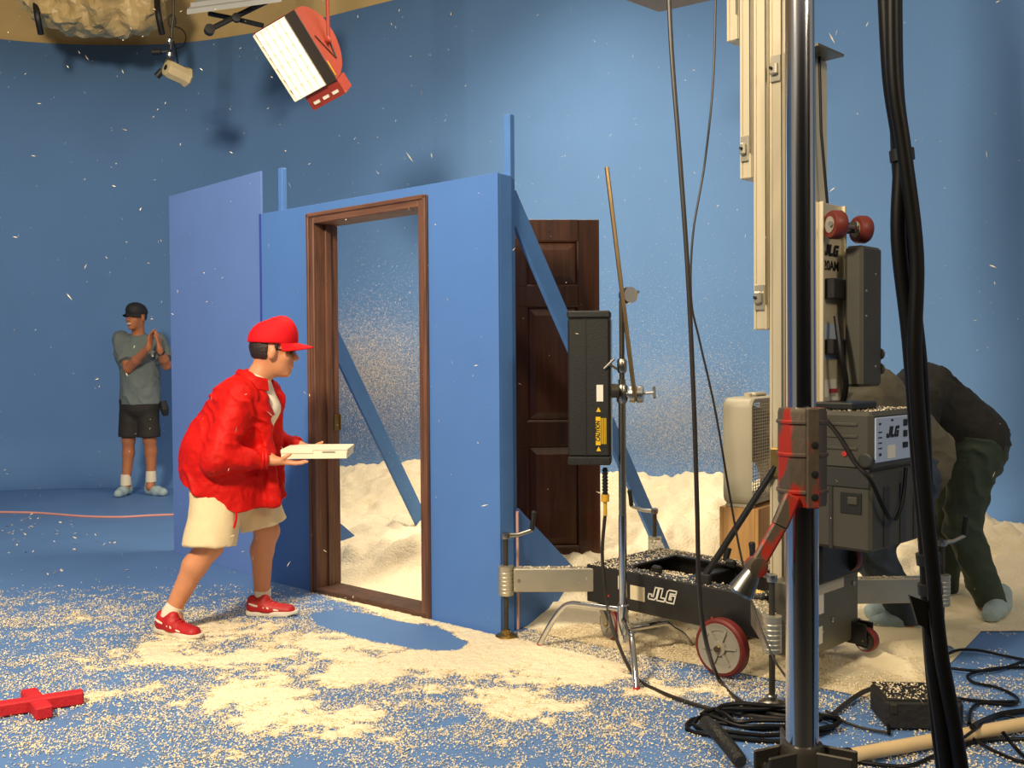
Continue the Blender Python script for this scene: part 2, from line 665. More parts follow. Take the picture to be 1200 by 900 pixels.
        for _ in range(smooth):
            s = np.zeros_like(V)
            n = np.zeros(len(V))
            for i in range(4):
                u, w = F[:, i], F[:, (i + 1) % 4]
                for d in range(3):
                    s[:, d] += np.bincount(u, V[w, d], len(V)) + np.bincount(w, V[u, d], len(V))
                n += np.bincount(u, minlength=len(V)) + np.bincount(w, minlength=len(V))
            V = 0.5 * V + 0.5 * s / np.maximum(n, 1)[:, None]
        if disp is not None:
            N = np.zeros_like(V)
            fn = np.cross(V[F[:, 2]] - V[F[:, 0]], V[F[:, 3]] - V[F[:, 1]])
            for i in range(4):
                for d in range(3):
                    N[:, d] += np.bincount(F[:, i], fn[:, d], len(V))
            N /= np.linalg.norm(N, axis=1)[:, None] + 1e-9
            V = V + N * disp(V, N)[:, None]
        return raw_mesh(name, V, F, m, parent)


def raw_mesh(name, V, F, m, parent=None, smooth=True, base=None):
    V = np.asarray(V, dtype=np.float32)
    F = np.asarray(F, dtype=np.int32)
    k = F.shape[1]
    me = bpy.data.meshes.new(name)
    me.vertices.add(len(V))
    me.vertices.foreach_set('co', V.ravel())
    me.loops.add(F.size)
    me.loops.foreach_set('vertex_index', F.ravel())
    me.polygons.add(len(F))
    me.polygons.foreach_set('loop_start', np.arange(0, F.size, k, dtype=np.int32))
    me.polygons.foreach_set('loop_total', np.full(len(F), k, dtype=np.int32))
    me.polygons.foreach_set('use_smooth', np.full(len(F), smooth, dtype=bool))
    me.update(calc_edges=True)
    me.validate()
    return link_mesh(name, me, m, parent, base)

# ================================================================== THE SETTING
def catmull2(pts, n=14):
    return [Vector((p.x, p.y)) for p in spline([(a, b, 0) for a, b in pts], n)]


WALL = catmull2([(-8.3, 3.2), (-8.2, 5.5), (-7.4, 8.6), (-5.7, 10.35), (-4.1, 10.75), (-2.7, 10.4), (-1.0, 9.42), (1.0, 8.2), (3.0, 6.97), (5.5, 5.4), (8.0, 3.8)])
WALL_NP = np.array([(p.x, p.y) for p in WALL])


def wall_sweep(profile, name, m):
    """profile of (distance in front of the wall line, height) swept along the curved wall"""
    V, F = [], []
    k = len(profile)
    for i, p in enumerate(WALL):
        t = (WALL[min(i + 1, len(WALL) - 1)] - WALL[max(i - 1, 0)]).normalized()
        n = Vector((t.y, -t.x))          # into the room
        for (d, h) in profile:
            V.append((p.x + n.x * d, p.y + n.y * d, h))
    for i in range(len(WALL) - 1):
        for j in range(k - 1):
            F.append((i * k + j, (i + 1) * k + j, (i + 1) * k + j + 1, i * k + j + 1))
    return raw_mesh(name, V, F, m)


CYC_H = 4.72
rc = 0.55
prof = [(rc - rc * math.sin(a), 0.002 + rc - rc * math.cos(a)) for a in [R(9 * i) for i in range(11)]]
prof += [(0, 1.5), (0, 3.0), (0, CYC_H), (-0.06, CYC_H), (-0.06, CYC_H - 0.3)]
o = wall_sweep(prof, 'wall_back', 'cyc_blue')
tag(o, 'tall curved wall painted chroma blue, coved into the floor', 'wall', kind='structure')
o = wall_sweep([(-0.1, CYC_H - 0.5), (-0.1, 6.3)], 'wall_upper', 'upper_beige')
tag(o, 'beige wall showing above the blue backdrop', 'wall', kind='structure')
nx, ny = 40, 40
o = raw_mesh('floor', [(-9.5, 1.9, 0), (9.5, 1.9, 0), (9.5, 12, 0), (-9.5, 12, 0)], [(0, 1, 2, 3)], 'floor_blue', smooth=False)
tag(o, 'smooth blue painted studio floor', 'floor', kind='structure')
o = raw_mesh('floor', [(-9.5, -4, 0), (9.5, -4, 0), (9.5, 1.9, 0), (-9.5, 1.9, 0)], [(0, 1, 2, 3)], 'floor_dark', smooth=False)
tag(o, 'dark bare studio floor in front of the blue painted floor', 'floor', kind='structure')
o = MB().box((-9.5, -4.1, 0), (9.5, -4.0, 4.2)).build('wall_dark_reflection', 'reflection_black', smooth=False)  # unseen, added so chrome reflects dark; kept low to let ambient in
tag(o, 'unseen black wall behind the camera, added to darken reflections', 'wall', kind='structure')
o = raw_mesh('ceiling', [(-9.5, 6.9, 6.3), (-9.5, 12, 6.3), (9.5, 12, 6.3), (9.5, 6.9, 6.3)], [(0, 1, 2, 3)], 'ceiling_dark', smooth=False)
tag(o, 'dim tan ceiling over the far end of the studio', 'ceiling', kind='structure')

# ------------------------------------------------------------------ the flat with the door frame
C0 = gr(587, 745)
J0 = gr(367, 693)
FX = (C0 - J0).normalized()               # along the flat towards its free corner
FN = Vector((-FX.y, FX.x, 0))             # behind the flat
if FN.y < 0:
    FN = -FN
FM = Matrix((FX, FN, Vector((0, 0, 1)))).transposed().to_4x4()
FM.translation = C0
SL = -1.86                                # left end
JL, JR = -1.408, -0.459                   # outer edges of the casing
FH = 2.155
CH = 2.105
flat = thing('set_flat', 'blue painted stage flat with a brown wooden door frame and no door', 'stage flat', C0 + FX * (SL / 2))
for (a, b, lo, hi) in ((JR - 0.03, 0, 0.0, FH), (SL, JL + 0.03, 0.0, FH)):
    MB(FM).box((a, 0, lo), (b, 0.012, hi), 0.001).build('facing_panel', 'flat_blue', flat, False)
MB(FM).box((JL + 0.03, 0, CH - 0.03), (JR - 0.03, 0.012, FH), 0.001).build('facing_panel', 'flat_blue', flat, False)
MB(FM).box((-0.02, 0.0125, 0.0), (0.0, 0.098, FH - 0.003), 0.002).build('end_board', 'lumber_blue', flat, False)
for s in (SL, JL + 0.06 - 0.09, JR - 0.015, -0.0655):
    MB(FM).box((s, 0.013, 0.05), (s + 0.04, 0.1, FH - 0.05), 0.003).build('stud', 'lumber_blue', flat, False)
MB(FM).box((SL, 0.013, FH - 0.048), (-0.021, 0.1, FH - 0.004), 0.003).build('top_plate', 'lumber_blue', flat, False)
MB(FM).box((SL, 0.013, 0.0), (JL, 0.1, 0.045), 0.003).build('bottom_plate', 'lumber_blue', flat, False)
MB(FM).box((JR, 0.013, 0.0), (-0.021, 0.1, 0.045), 0.003).build('bottom_plate', 'lumber_blue', flat, False)
MB(FM).box((SL - 0.016, -0.004, 0.0), (SL - 0.0005, 0.012, FH), 0.001).build('gap_shade_strip', 'gap_shade_violet', flat, False)  # dark colour stands in for the shade in the gap between the flats
# door frame: casing with a moulded step, deep jambs, stop, threshold
cw = 0.058


def casing_leg(s0, s1, name='casing'):
    o_ = MB(FM).box((s0, -0.018, 0.0), (s1, 0.0, CH), 0.004)
    mid = (s0 + s1) / 2
    if mid < (JL + JR) / 2:
        o_.box((s0, -0.026, 0.0), (s0 + 0.022, -0.016, CH), 0.004)
    else:
        o_.box((s1 - 0.022, -0.026, 0.0), (s1, -0.016, CH), 0.004)
    return o_.build(name, 'casing_wood', flat)


casing_leg(JL, JL + cw)
casing_leg(JR - cw, JR)
MB(FM).box((JL + cw, -0.018, CH - cw), (JR - cw, 0.0, CH), 0.004).box((JL, -0.026, CH - 0.022), (JR, -0.016, CH + 0.001), 0.004).build('casing_head', 'casing_wood_across', flat)
jd = 0.155
MB(FM).box((JL + cw - 0.022, 0.0, 0.0), (JL + cw - 0.002, jd, CH - cw), 0.002).build('jamb', 'casing_wood', flat)
MB(FM).box((JR - cw + 0.002, 0.0, 0.0), (JR - cw + 0.022, jd, CH - cw), 0.002).build('jamb', 'casing_wood', flat)
MB(FM).box((JL + cw - 0.02, 0.0, CH - cw + 0.002), (JR - cw + 0.02, jd, CH - cw + 0.022), 0.002).build('jamb_head', 'casing_wood_across', flat)
MB(FM).box((JL + cw - 0.002, 0.06, 0.03), (JL + cw + 0.011, 0.098, CH - cw), 0.002).build('door_stop', 'casing_wood', flat)
MB(FM).box((JR - cw - 0.011, 0.06, 0.03), (JR - cw + 0.002, 0.098, CH - cw), 0.002).build('door_stop', 'casing_wood', flat)
MB(FM).box((JL + 0.02, -0.02, 0.001), (JR - 0.02, jd, 0.03), 0.006).build('threshold', 'sill_wood', flat)
hg = MB(FM).box((JL + cw - 0.002, 0.115, 0.90), (JL + cw + 0.002, 0.152, 0.99)).build('hinge_plate', 'brass', flat, False)
hg2 = MB(FM).tube([(JL + cw + 0.004, 0.156, 0.90), (JL + cw + 0.004, 0.156, 0.99)], 0.006, 8).build('hinge_pin', 'brass', hg)
# jacks (braces) behind the flat
for (s, foot, top) in ((-0.05, 1.55, 2.445), (SL + 0.03, 1.32, 2.43)):
    w = 0.04
    post = MB(FM).box((s, 0.1005, 0.0), (s + w, 0.135, top), 0.003).build('brace_post', 'lumber_blue', flat, False)
    p0 = FM @ Vector((s + w / 2, 0.12, 2.05))
    p1 = FM @ Vector((s + w / 2, foot, 0.03))
    MB().bar(p0, p1, 0.022, 0.10, up=tuple(FX), b=0.002).build('diagonal_brace', 'lumber_blue', flat, False) if False else None
    d = (p1 - p0).normalized()
    nrm = FX.cross(d).normalized()
    MB().bar(p0 - d * 0.02, p1, 0.022 if True else 0, 0.105, up=tuple(nrm), b=0.002).build('diagonal_brace', 'lumber_blue', flat, False)
    MB(FM).box((s + 0.008, 0.13, 0.005), (s + 0.03, foot, 0.095), 0.002).build('brace_foot', 'lumber_blue', flat, False)
    g = [FM @ Vector((s + 0.032, 0.11, 0.005)), FM @ Vector((s + 0.032, 0.84, 0.005)), FM @ Vector((s + 0.032, 0.14, 0.58)), FM @ Vector((s + 0.032, 0.11, 0.58))]
    MB().prism(g, FX * 0.012).build('gusset', 'flat_blue', flat, False)

# the angled flat standing left of it
E0 = FM @ Vector((SL, 0.012, 0))
E1 = gr(204, 647)
ex = (E0 - E1).normalized()
en = Vector((-ex.y, ex.x, 0))
EM = Matrix((ex, en, Vector((0, 0, 1)))).transposed().to_4x4()
EM.translation = E1
EW = (E0 - E1).length
side = thing('set_flat', 'plain violet-blue stage flat, taller, butted to the door flat', 'stage flat', (E0 + E1) / 2)
MB(EM).box((0, 0.0, 0.0), (EW - 0.018, 0.012, 2.41), 0.001).build('facing_panel', 'flat_violet', side, False)
for s in (0.0, EW / 2, EW - 0.30):
    MB(EM).box((s, 0.0125, 0.0), (s + 0.04, 0.085, 2.405), 0.002).build('stud', 'lumber_blue', side, False)

# ------------------------------------------------------------------ the loose door behind the flat
DW, DH, DT = 0.90, 2.032, 0.044
dr0 = at(702, 254, 5.42)
dx = Vector((1, 0.055, 0)).normalized()
dn = Vector((-dx.y, dx.x, 0))
DM = Matrix((dx, dn, Vector((0, 0, 1)))).transposed().to_4x4()
DM.translation = Vector((dr0.x, dr0.y, 0.02)) - dx * DW
door = thing('panel_door', 'dark brown six-panel wooden door propped upright behind the blue flat', 'door', DM.translation + dx * DW / 2)
st, ms = 0.115, 0.10
rails = [(0.0, 0.24), (0.80, 0.93), (1.56, 1.67), (1.917, DH)]
for (a, b) in ((0, st), (DW - st, DW)):
    MB(DM).box((a, 0, 0), (b, DT, DH), 0.003).build('stile', 'door_wood', door)
for (a, b) in rails:
    MB(DM).box((st, 0.0005, a), (DW - st, DT, b), 0.002).build('rail', 'door_wood', door)
for i in range(3):
    z0, z1 = rails[i][1], rails[i + 1][0]
    MB(DM).box((DW / 2 - ms / 2, 0.0005, z0), (DW / 2 + ms / 2, DT, z1), 0.002).build('mullion', 'door_wood', door)
    for (a, b) in ((st, DW / 2 - ms / 2), (DW / 2 + ms / 2, DW - st)):
        # raised panel: recessed field, sloping bevel, flat centre
        m_ = MB(DM)
        g, rr = 0.012, 0.05
        outer = [(a + g, 0.018, z0 + g), (b - g, 0.018, z0 + g), (b - g, 0.018, z1 - g), (a + g, 0.018, z1 - g)]
        inner = [(a + rr, 0.004, z0 + rr), (b - rr, 0.004, z0 + rr), (b - rr, 0.004, z1 - rr), (a + rr, 0.004, z1 - rr)]
        bk = [(a, 0.03, z0), (b, 0.03, z0), (b, 0.03, z1), (a, 0.03, z1)]
        m_.add(outer + inner + bk, [(4, 5, 6, 7)] + [(i_, (i_ + 1) % 4, 4 + (i_ + 1) % 4, 4 + i_) for i_ in range(4)] + [(8 + i_, 8 + (i_ + 1) % 4, (i_ + 1) % 4, i_) for i_ in range(4)] + [(11, 10, 9, 8)])
        pn = m_.build('raised_panel', 'door_panel_wood', door, False)
        mm = MB(DM)
        for (p, q) in (((a, z0), (b, z0)), ((b, z0), (b, z1)), ((b, z1), (a, z1)), ((a, z1), (a, z0))):
            mm.tube([(p[0], 0.012, p[1]), (q[0], 0.012, q[1])], 0.009, 6)
        mm.build('panel_moulding', 'door_panel_wood', pn)
for z in (0.98, 1.05):
    MB(DM).lathe([(0.006, 0), (0.006, 0.004), (0.003, 0.006)], (DW / 2 - 0.02, 0, z), (0, -1, 0), 10).build('screw', 'brass', door)

# ------------------------------------------------------------------ snow
def wall_dist(P):
    d = np.full(len(P), 1e9)
    for i in range(len(WALL_NP) - 1):
        a, b = WALL_NP[i], WALL_NP[i + 1]
        ab = b - a
        t = np.clip(((P - a) @ ab) / (ab @ ab), 0, 1)
        d = np.minimum(d, np.linalg.norm(P - a - t[:, None] * ab, axis=1))
    side_ = np.interp(P[:, 0], WALL_NP[14:, 0], WALL_NP[14:, 1]) - P[:, 1]
    return np.where(side_ > 0, d, -d)


def sstep(a, b, x):
    t = np.clip((x - a) / (b - a), 0, 1)
    return t * t * (3 - 2 * t)


C2 = np.array((C0.x, C0.y))
FX2 = np.array((FX.x, FX.y))
FN2 = np.array((FN.x, FN.y))


def heap(P):
    s = (P - C2) @ FX2
    d = (P - C2) @ FN2
    dw = wall_dist(P)
    n1 = fbm(P * 2.2, 4, 3)
    n2 = fbm(P * 9.0, 3, 9)
    left = 0.205 * sstep(0.13, 0.62, d) + 0.22 * sstep(1.2, 2.5, d)
    right = 0.34 * sstep(1.75, 3.2, d) + 0.012 * sstep(1.0, 1.6, d)
    mixr = sstep(-0.15, 0.35, s)
    h = left * (1 - mixr) + right * mixr
    hx = np.interp(P[:, 0], [-3.0, -2.3, -1.5, -0.8, 0.0, 1.3, 2.0, 2.7, 3.3, 4.2], [0.0, 0.55, 0.8, 1.0, 1.05, 1.0, 0.85, 0.55, 0.3, 0.1])
    h = h * hx
    h = h * (1 - 0.35 * sstep(0.9, 0.0, dw))
    n3 = fbm(P * 22.0, 2, 19)
    h = h * (0.72 + 0.56 * n1) + (0.11 * (n2 - 0.5) + 0.035 * (n3 - 0.5)) * sstep(0.02, 0.14, h)
    # a few loose clods on the right
    for (cx, cy, r, a) in ((2.75, 6.55, 0.30, 0.20), (2.9, 5.7, 0.25, 0.13), (2.35, 5.55, 0.3, 0.12), (3.2, 6.2, 0.3, 0.10), (2.0, 5.9, 0.35, 0.12)):
        q = np.exp(-(((P[:, 0] - cx) ** 2 + (P[:, 1] - cy) ** 2) / r ** 2))
        h = h + a * q * (0.5 + 1.0 * n2)
    h = np.where(d < 0.12, -0.02, h)
    h = h * sstep(-2.4, -1.8, P[:, 0]) * sstep(4.6, 3.4, P[:, 0])
    return np.where(dw < 0.0, -0.05, h - 0.004)


def height_mesh(name, x0, x1, y0, y1, res, hf, m, thr=0.0):
    xs = np.arange(x0, x1, res)
    ys = np.arange(y0, y1, res)
    gx, gy = np.meshgrid(xs, ys, indexing='ij')
    P = np.c_[gx.ravel(), gy.ravel()]
    h = hf(P)
    nx_, ny_ = len(xs), len(ys)
    i = np.arange((nx_ - 1) * (ny_ - 1))
    a = (i // (ny_ - 1)) * ny_ + i % (ny_ - 1)
    F = np.c_[a, a + ny_, a + ny_ + 1, a + 1]
    keep = (h[F] > thr).any(1)
    F = F[keep]
    used = np.unique(F)
    mp = -np.ones(len(P), dtype=np.int64)
    mp[used] = np.arange(len(used))
    V = np.c_[P, np.maximum(h, -0.004)][used]
    return raw_mesh(name, V, mp[F], m)


o = height_mesh('snow_heap', -3.3, 4.4, 4.6, 10.4, 0.025, heap, 'snow')
tag(o, 'drifted heap of off-white artificial snow behind the flats', 'snow', kind='stuff')

# white drop cloth under the lift
T1 = gr(606, 740) + Vector((0.09, -0.05, 0))
T2 = gr(1066, 828)
fd = (T2 - T1).normalized()
sd = Vector((-fd.y, fd.x, 0))
TW = (T2 - T1).length
TL = 3.0
NA, NB = 130, 190
ga, gb = np.meshgrid(np.linspace(0, 1, NA), np.linspace(0, 1, NB), indexing='ij')
A_ = ga.ravel() * TW
B_ = gb.ravel() * TL
P_ = np.c_[A_, B_]
wav = 0.08 * (fbm(P_ * np.array([1.3, 2.6]), 3, 21) - 0.5)
ridge = 0.045 * np.maximum(0, 1 - np.abs(fbm(P_ * np.array([2.2, 1.6]) + 5, 2, 31) - 0.5) * 9)
fine = 0.006 * (fbm(P_ * 9, 2, 41) - 0.5)
rt = sstep(0.55, 0.95, ga.ravel())
hT = 0.006 + np.maximum(0, wav) * (0.25 + 0.9 * rt) + ridge * (0.22 + 1.1 * rt) + np.maximum(0, fine)
edge = np.minimum(np.minimum(ga, 1 - ga).ravel() * TW, np.minimum(gb, 1 - gb).ravel() * TL)
hT = 0.004 + (hT - 0.004) * sstep(0, 0.12, edge)
jit = 0.02 * (fbm(P_ * 3, 2, 51) - 0.5)
V = np.c_[T1.x + fd.x * A_ + sd.x * (B_ + jit), T1.y + fd.y * A_ + sd.y * (B_ + jit), hT]
i = np.arange((NA - 1) * (NB - 1))
a = (i // (NB - 1)) * NB + i % (NB - 1)
F = np.c_[a, a + NB, a + NB + 1, a + 1]
o = raw_mesh('drop_cloth', V, F, 'sheet')
tag(o, 'creased cream drop cloth spread under the black mast lift', 'drop cloth')

HT = hT.reshape(NA, NB)


def cloth_height(P):
    q = P - np.array((T1.x, T1.y))
    a_ = (q @ np.array((fd.x, fd.y))) / TW
    b_ = (q @ np.array((sd.x, sd.y))) / TL
    ok = (a_ > 0) & (a_ < 1) & (b_ > 0) & (b_ < 1)
    ia = np.clip((a_ * (NA - 1)).astype(int), 0, NA - 1)
    ib = np.clip((b_ * (NB - 1)).astype(int), 0, NB - 1)
    return np.where(ok, HT[ia, ib], 0.0)


BARE = gr(462, 741)


def density(P):
    X, Y = P[:, 0], P[:, 1]
    s = (P - C2) @ FX2
    d = (P - C2) @ FN2
    core = 0.66 * np.exp(-((((X + 0.70) / 1.0) ** 2 + ((Y - 4.2) / 0.85) ** 2) ** 1.3))
    right = 0.52 * np.exp(-((((X - 0.35) / 0.7) ** 2 + ((Y - 4.15) / 0.55) ** 2)))
    leftb = 0.10 * np.exp(-((((X + 1.9) / 1.1) ** 2 + ((Y - 4.7) / 0.8) ** 2)))
    base = 0.30 * sstep(5.75, 5.0, Y) * sstep(1.9, 0.9, X) + 0.28 * sstep(1.0, 1.6, X) * sstep(4.4, 3.8, Y)
    D = core + right + leftb + base
    nz = fbm(P * np.array([3.2, 4.2]), 4, 61)
    n2 = fbm(P * 16, 2, 71)
    D = D + (nz - 0.5) * 1.35 * np.clip(D * 1.6, 0.2, 1) + (n2 - 0.5) * 0.75 + (vnoise(P * 55, 77) - 0.5) * 0.30
    # the swept patch in front of the sill and the lip of snow along it
    rx = (P - np.array((BARE.x, BARE.y))) @ FX2
    ry = (P - np.array((BARE.x, BARE.y))) @ FN2
    be = np.sqrt((rx / 0.50) ** 2 + (ry / 0.17) ** 2) + (nz - 0.5) * 0.5
    D = D - 1.6 * sstep(1.12, 0.92, be)
    D = D + 0.8 * np.exp(-((d + 0.035) / 0.03) ** 2) * sstep(-1.45, -1.2, s) * sstep(0.1, -0.1, s)
    D = np.where((d > -0.02) & (s < 0.02), 0, D)
    D = np.where((Y > 5.7) & (X < -1.2), 0.012, D)
    return D


def layer(P):
    D = density(P)
    n = fbm(P * 40, 2, 81)
    return np.where((D > 0.80) & ((P - C2) @ FN2 < 0.0), 0.001 + 0.008 * sstep(0.80, 1.05, D) * (0.3 + n), -0.01)


o = height_mesh('snow_dusting', -2.6, 1.3, 3.0, 6.0, 0.008, lambda P: layer(P), 'snow')
tag(o, 'thin layer of artificial snow lying in patches on the blue floor before the doorway', 'snow', kind='stuff')


def chips(C, size, flatness, elong, name, m, thin=False):
    """one small irregular four-cornered chip of snow at each point"""
    n = len(C)
    nrm = RNG.normal(size=(n, 3))
    nrm[:, :2] *= flatness
    nrm[:, 2] = np.abs(nrm[:, 2]) + 0.3
    nrm /= np.linalg.norm(nrm, axis=1)[:, None]
    t = RNG.normal(size=(n, 3))
    t -= nrm * (t * nrm).sum(1)[:, None]
    t /= np.linalg.norm(t, axis=1)[:, None]
    b = np.cross(nrm, t)
    s = size * RNG.uniform(0.55, 1.35, size=(n, 1))
    l = s * (elong if np.isscalar(elong) else elong[:, None])
    j = lambda: RNG.uniform(0.7, 1.3, size=(n, 1))
    th = nrm * (s * 0.28)
    V = np.stack([C + t * l * j() - b * s * 0.15, C + b * s * j() * 0.7, C - t * l * j() + b * s * 0.1, C - b * s * j() * 0.7, C + th], 1).reshape(-1, 3)
    if thin:                                  # folded chip of two facets
        V = V.reshape(-1, 5, 3)[:, :4]
        V[:, 1] += th
        V = V.reshape(-1, 3)
        i_ = np.arange(n)[:, None] * 4
        return raw_mesh(name, V, np.concatenate([i_ + np.array([[0, 1, 2]]), i_ + np.array([[0, 2, 3]])]), m, smooth=False)
    i_ = np.arange(n)[:, None] * 5
    F = np.concatenate([i_ + np.array([[0, 1, 4]]), i_ + np.array([[1, 2, 4]]), i_ + np.array([[2, 3, 4]]), i_ + np.array([[3, 0, 4]])])
    return raw_mesh(name, V, F, m, smooth=False)


# loose flakes on the floor
N = 1400000
P = np.c_[RNG.uniform(-3.6, 2.6, N), RNG.uniform(2.7, 6.2, N)]
D = density(P)
inview = np.abs(P[:, 0]) < 0.56 * P[:, 1] + 0.25
keep = (RNG.uniform(size=N) < np.clip(D, 0, 1) ** 1.5 * 0.8) & inview
P = P[keep]
o = chips(np.c_[P, cloth_height(P) + 0.002 + 0.005 * RNG.uniform(size=len(P)) ** 2], 0.0035, 0.5, 1.1, 'snow_flakes', 'snow_flake', thin=True)
tag(o, 'loose white snow flakes scattered over the blue floor', 'snow flakes', kind='stuff')
# a few flakes blown to the back of the floor
P = np.c_[RNG.uniform(-4.2, -2.3, 260), RNG.uniform(6.0, 9.2, 260)]
P = P[(fbm(P * 1.2, 3, 5) > 0.5)]
P = P[(P - np.array((E1.x, E1.y))) @ np.array((en.x, en.y)) < -0.05]
o = chips(np.c_[P, np.full(len(P), 0.004)], 0.010, 0.4, 1.5, 'snow_flakes', 'snow_flake')
tag(o, 'sparse snow flakes on the bare floor beside the violet-blue flat', 'snow flakes', kind='stuff')
# flakes drifting in the air
n = 1500
Yd = RNG.uniform(2.6, 8.6, n)
C = np.c_[RNG.uniform(-0.56, 0.56, n) * Yd, Yd, RNG.uniform(0.15, 4.6, n)]
C = C[wall_dist(C[:, :2]) > 0.5]
o = chips(C, 0.0018, 3.0, RNG.uniform(1.0, 7.0, len(C)), 'falling_snow', 'snow_flake')
tag(o, 'fine snow flakes drifting through the studio air', 'snow flakes', kind='stuff')
# the blown cloud behind the doorway and over the heap
cl = []
for (cx, cy, cz, sx, sy, sz, n) in ((-1.10, 7.6, 1.28, 0.27, 0.3, 0.20, 45000), (-0.85, 7.4, 0.95, 0.30, 0.4, 0.27, 26000), (-1.0, 7.5, 1.0, 0.6, 0.5, 0.5, 22000),
                                    (1.08, 7.1, 0.93, 0.26, 0.4, 0.24, 32000), (1.40, 6.9, 0.75, 0.30, 0.4, 0.26, 20000), (0.9, 7.0, 1.0, 0.6, 0.5, 0.5, 16000)):
    cl.append(RNG.normal(size=(n, 3)) * np.array((sx, sy, sz)) + np.array((cx, cy, cz)))
C = np.concatenate(cl)
C = C[(C[:, 2] > heap(C[:, :2]) + 0.02) & (C[:, 2] > 0.1) & (wall_dist(C[:, :2]) > 0.1)]
d_ = (C[:, :2] - C2) @ FN2
C = C[d_ > 0.35]
o = chips(C, 0.0014, 2.0, RNG.uniform(1.0, 2.6, len(C)), 'blown_snow', 'snow_flake', thin=True)
tag(o, 'cloud of fine snow blown up above the heap', 'snow flakes', kind='stuff')

# ================================================================== PEOPLE
def perp(f, u):
    f = Vector(f).normalized()
    u = Vector(u)
    u = (u - f * u.dot(f)).normalized()
    return f, u, f.cross(u).normalized()          # forward, up, right-hand side of the person


def head_field(S, c, f, u, k=0.018, s=1.0):
    f, u, r = perp(f, u)
    c = Vector(c)
    ax = (f, r, u)

    def p(a, b, d):
        return c + f * a * s + r * b * s + u * d * s
    S.ell(p(-0.012, 0, 0.022), (0.099 * s, 0.078 * s, 0.104 * s), ax, k)
    S.ell(p(0.030, 0, -0.050), (0.068 * s, 0.058 * s, 0.076 * s), ax, k)
    S.ell(p(0.066, 0, -0.103), (0.026 * s, 0.028 * s, 0.022 * s), ax, k)
    for b in (-1, 1):
        S.ell(p(0.055, 0.038 * b, -0.028), (0.030 * s, 0.026 * s, 0.028 * s), ax, k)
        S.ell(p(-0.006, 0.079 * b, -0.012), (0.020 * s, 0.011 * s, 0.033 * s), (f - u * 0.2, r, u), 0.006)
        S.cap(p(0.082, 0.012 * b, 0.022), p(0.074, 0.045 * b, 0.022), 0.012 * s, 0.010 * s, 0.012)
    S.cap(p(0.092, 0, 0.008), p(0.113, 0, -0.028), 0.009 * s, 0.0125 * s, 0.012)
    for b in (-1, 1):
        S.ell(p(0.098, 0.013 * b, -0.034), (0.013 * s, 0.009 * s, 0.009 * s), ax, 0.008)
    S.cap(p(0.091, -0.017, -0.060), p(0.091, 0.017, -0.060), 0.008 * s, 0.008 * s, 0.008)
    S.cap(p(0.089, -0.015, -0.073), p(0.089, 0.015, -0.073), 0.009 * s, 0.009 * s, 0.008)
    return p


def face_parts(c, f, u, parent, smile=False, s=1.0, eyes=True):
    f, u, r = perp(f, u)
    c = Vector(c)

    def p(a, b, d):
        return c + f * a * s + r * b * s + u * d * s
    M = Matrix((f, r, u)).transposed().to_4x4()
    for b in (-1, 1):
        if eyes:
            MB().lathe([(0.004 * s, 0), (0.011 * s, 0.002 * s), (0.008 * s, 0.006 * s), (0.002 * s, 0.008 * s)], p(0.079, 0.031 * b, 0.004), f, 12).build('eye', 'eye_dark', parent)
        MB().tube([p(0.093, 0.014 * b, 0.026), p(0.091, 0.032 * b, 0.031), p(0.079, 0.050 * b, 0.025)], [0.003 * s, 0.005 * s, 0.002 * s], 7).build('eyebrow', 'hair_dark', parent)
    if smile:
        MB().tube([p(0.086, -0.027, -0.060), p(0.0985, -0.014, -0.066), p(0.1005, 0, -0.068), p(0.0985, 0.014, -0.066), p(0.086, 0.027, -0.060)], [0.002, 0.006, 0.007, 0.006, 0.002], 8).build('teeth', 'teeth', parent)
        MB().tube([p(0.085, -0.029, -0.062), p(0.098, -0.014, -0.076), p(0.100, 0, -0.078), p(0.098, 0.014, -0.076), p(0.085, 0.029, -0.062)], [0.002, 0.004, 0.005, 0.004, 0.002], 8).build('lip', 'lip', parent)
    else:
        MB().tube([p(0.094, -0.024, -0.066), p(0.0995, 0, -0.0665), p(0.094, 0.024, -0.066)], [0.002, 0.003, 0.002], 7).build('lip', 'lip', parent)


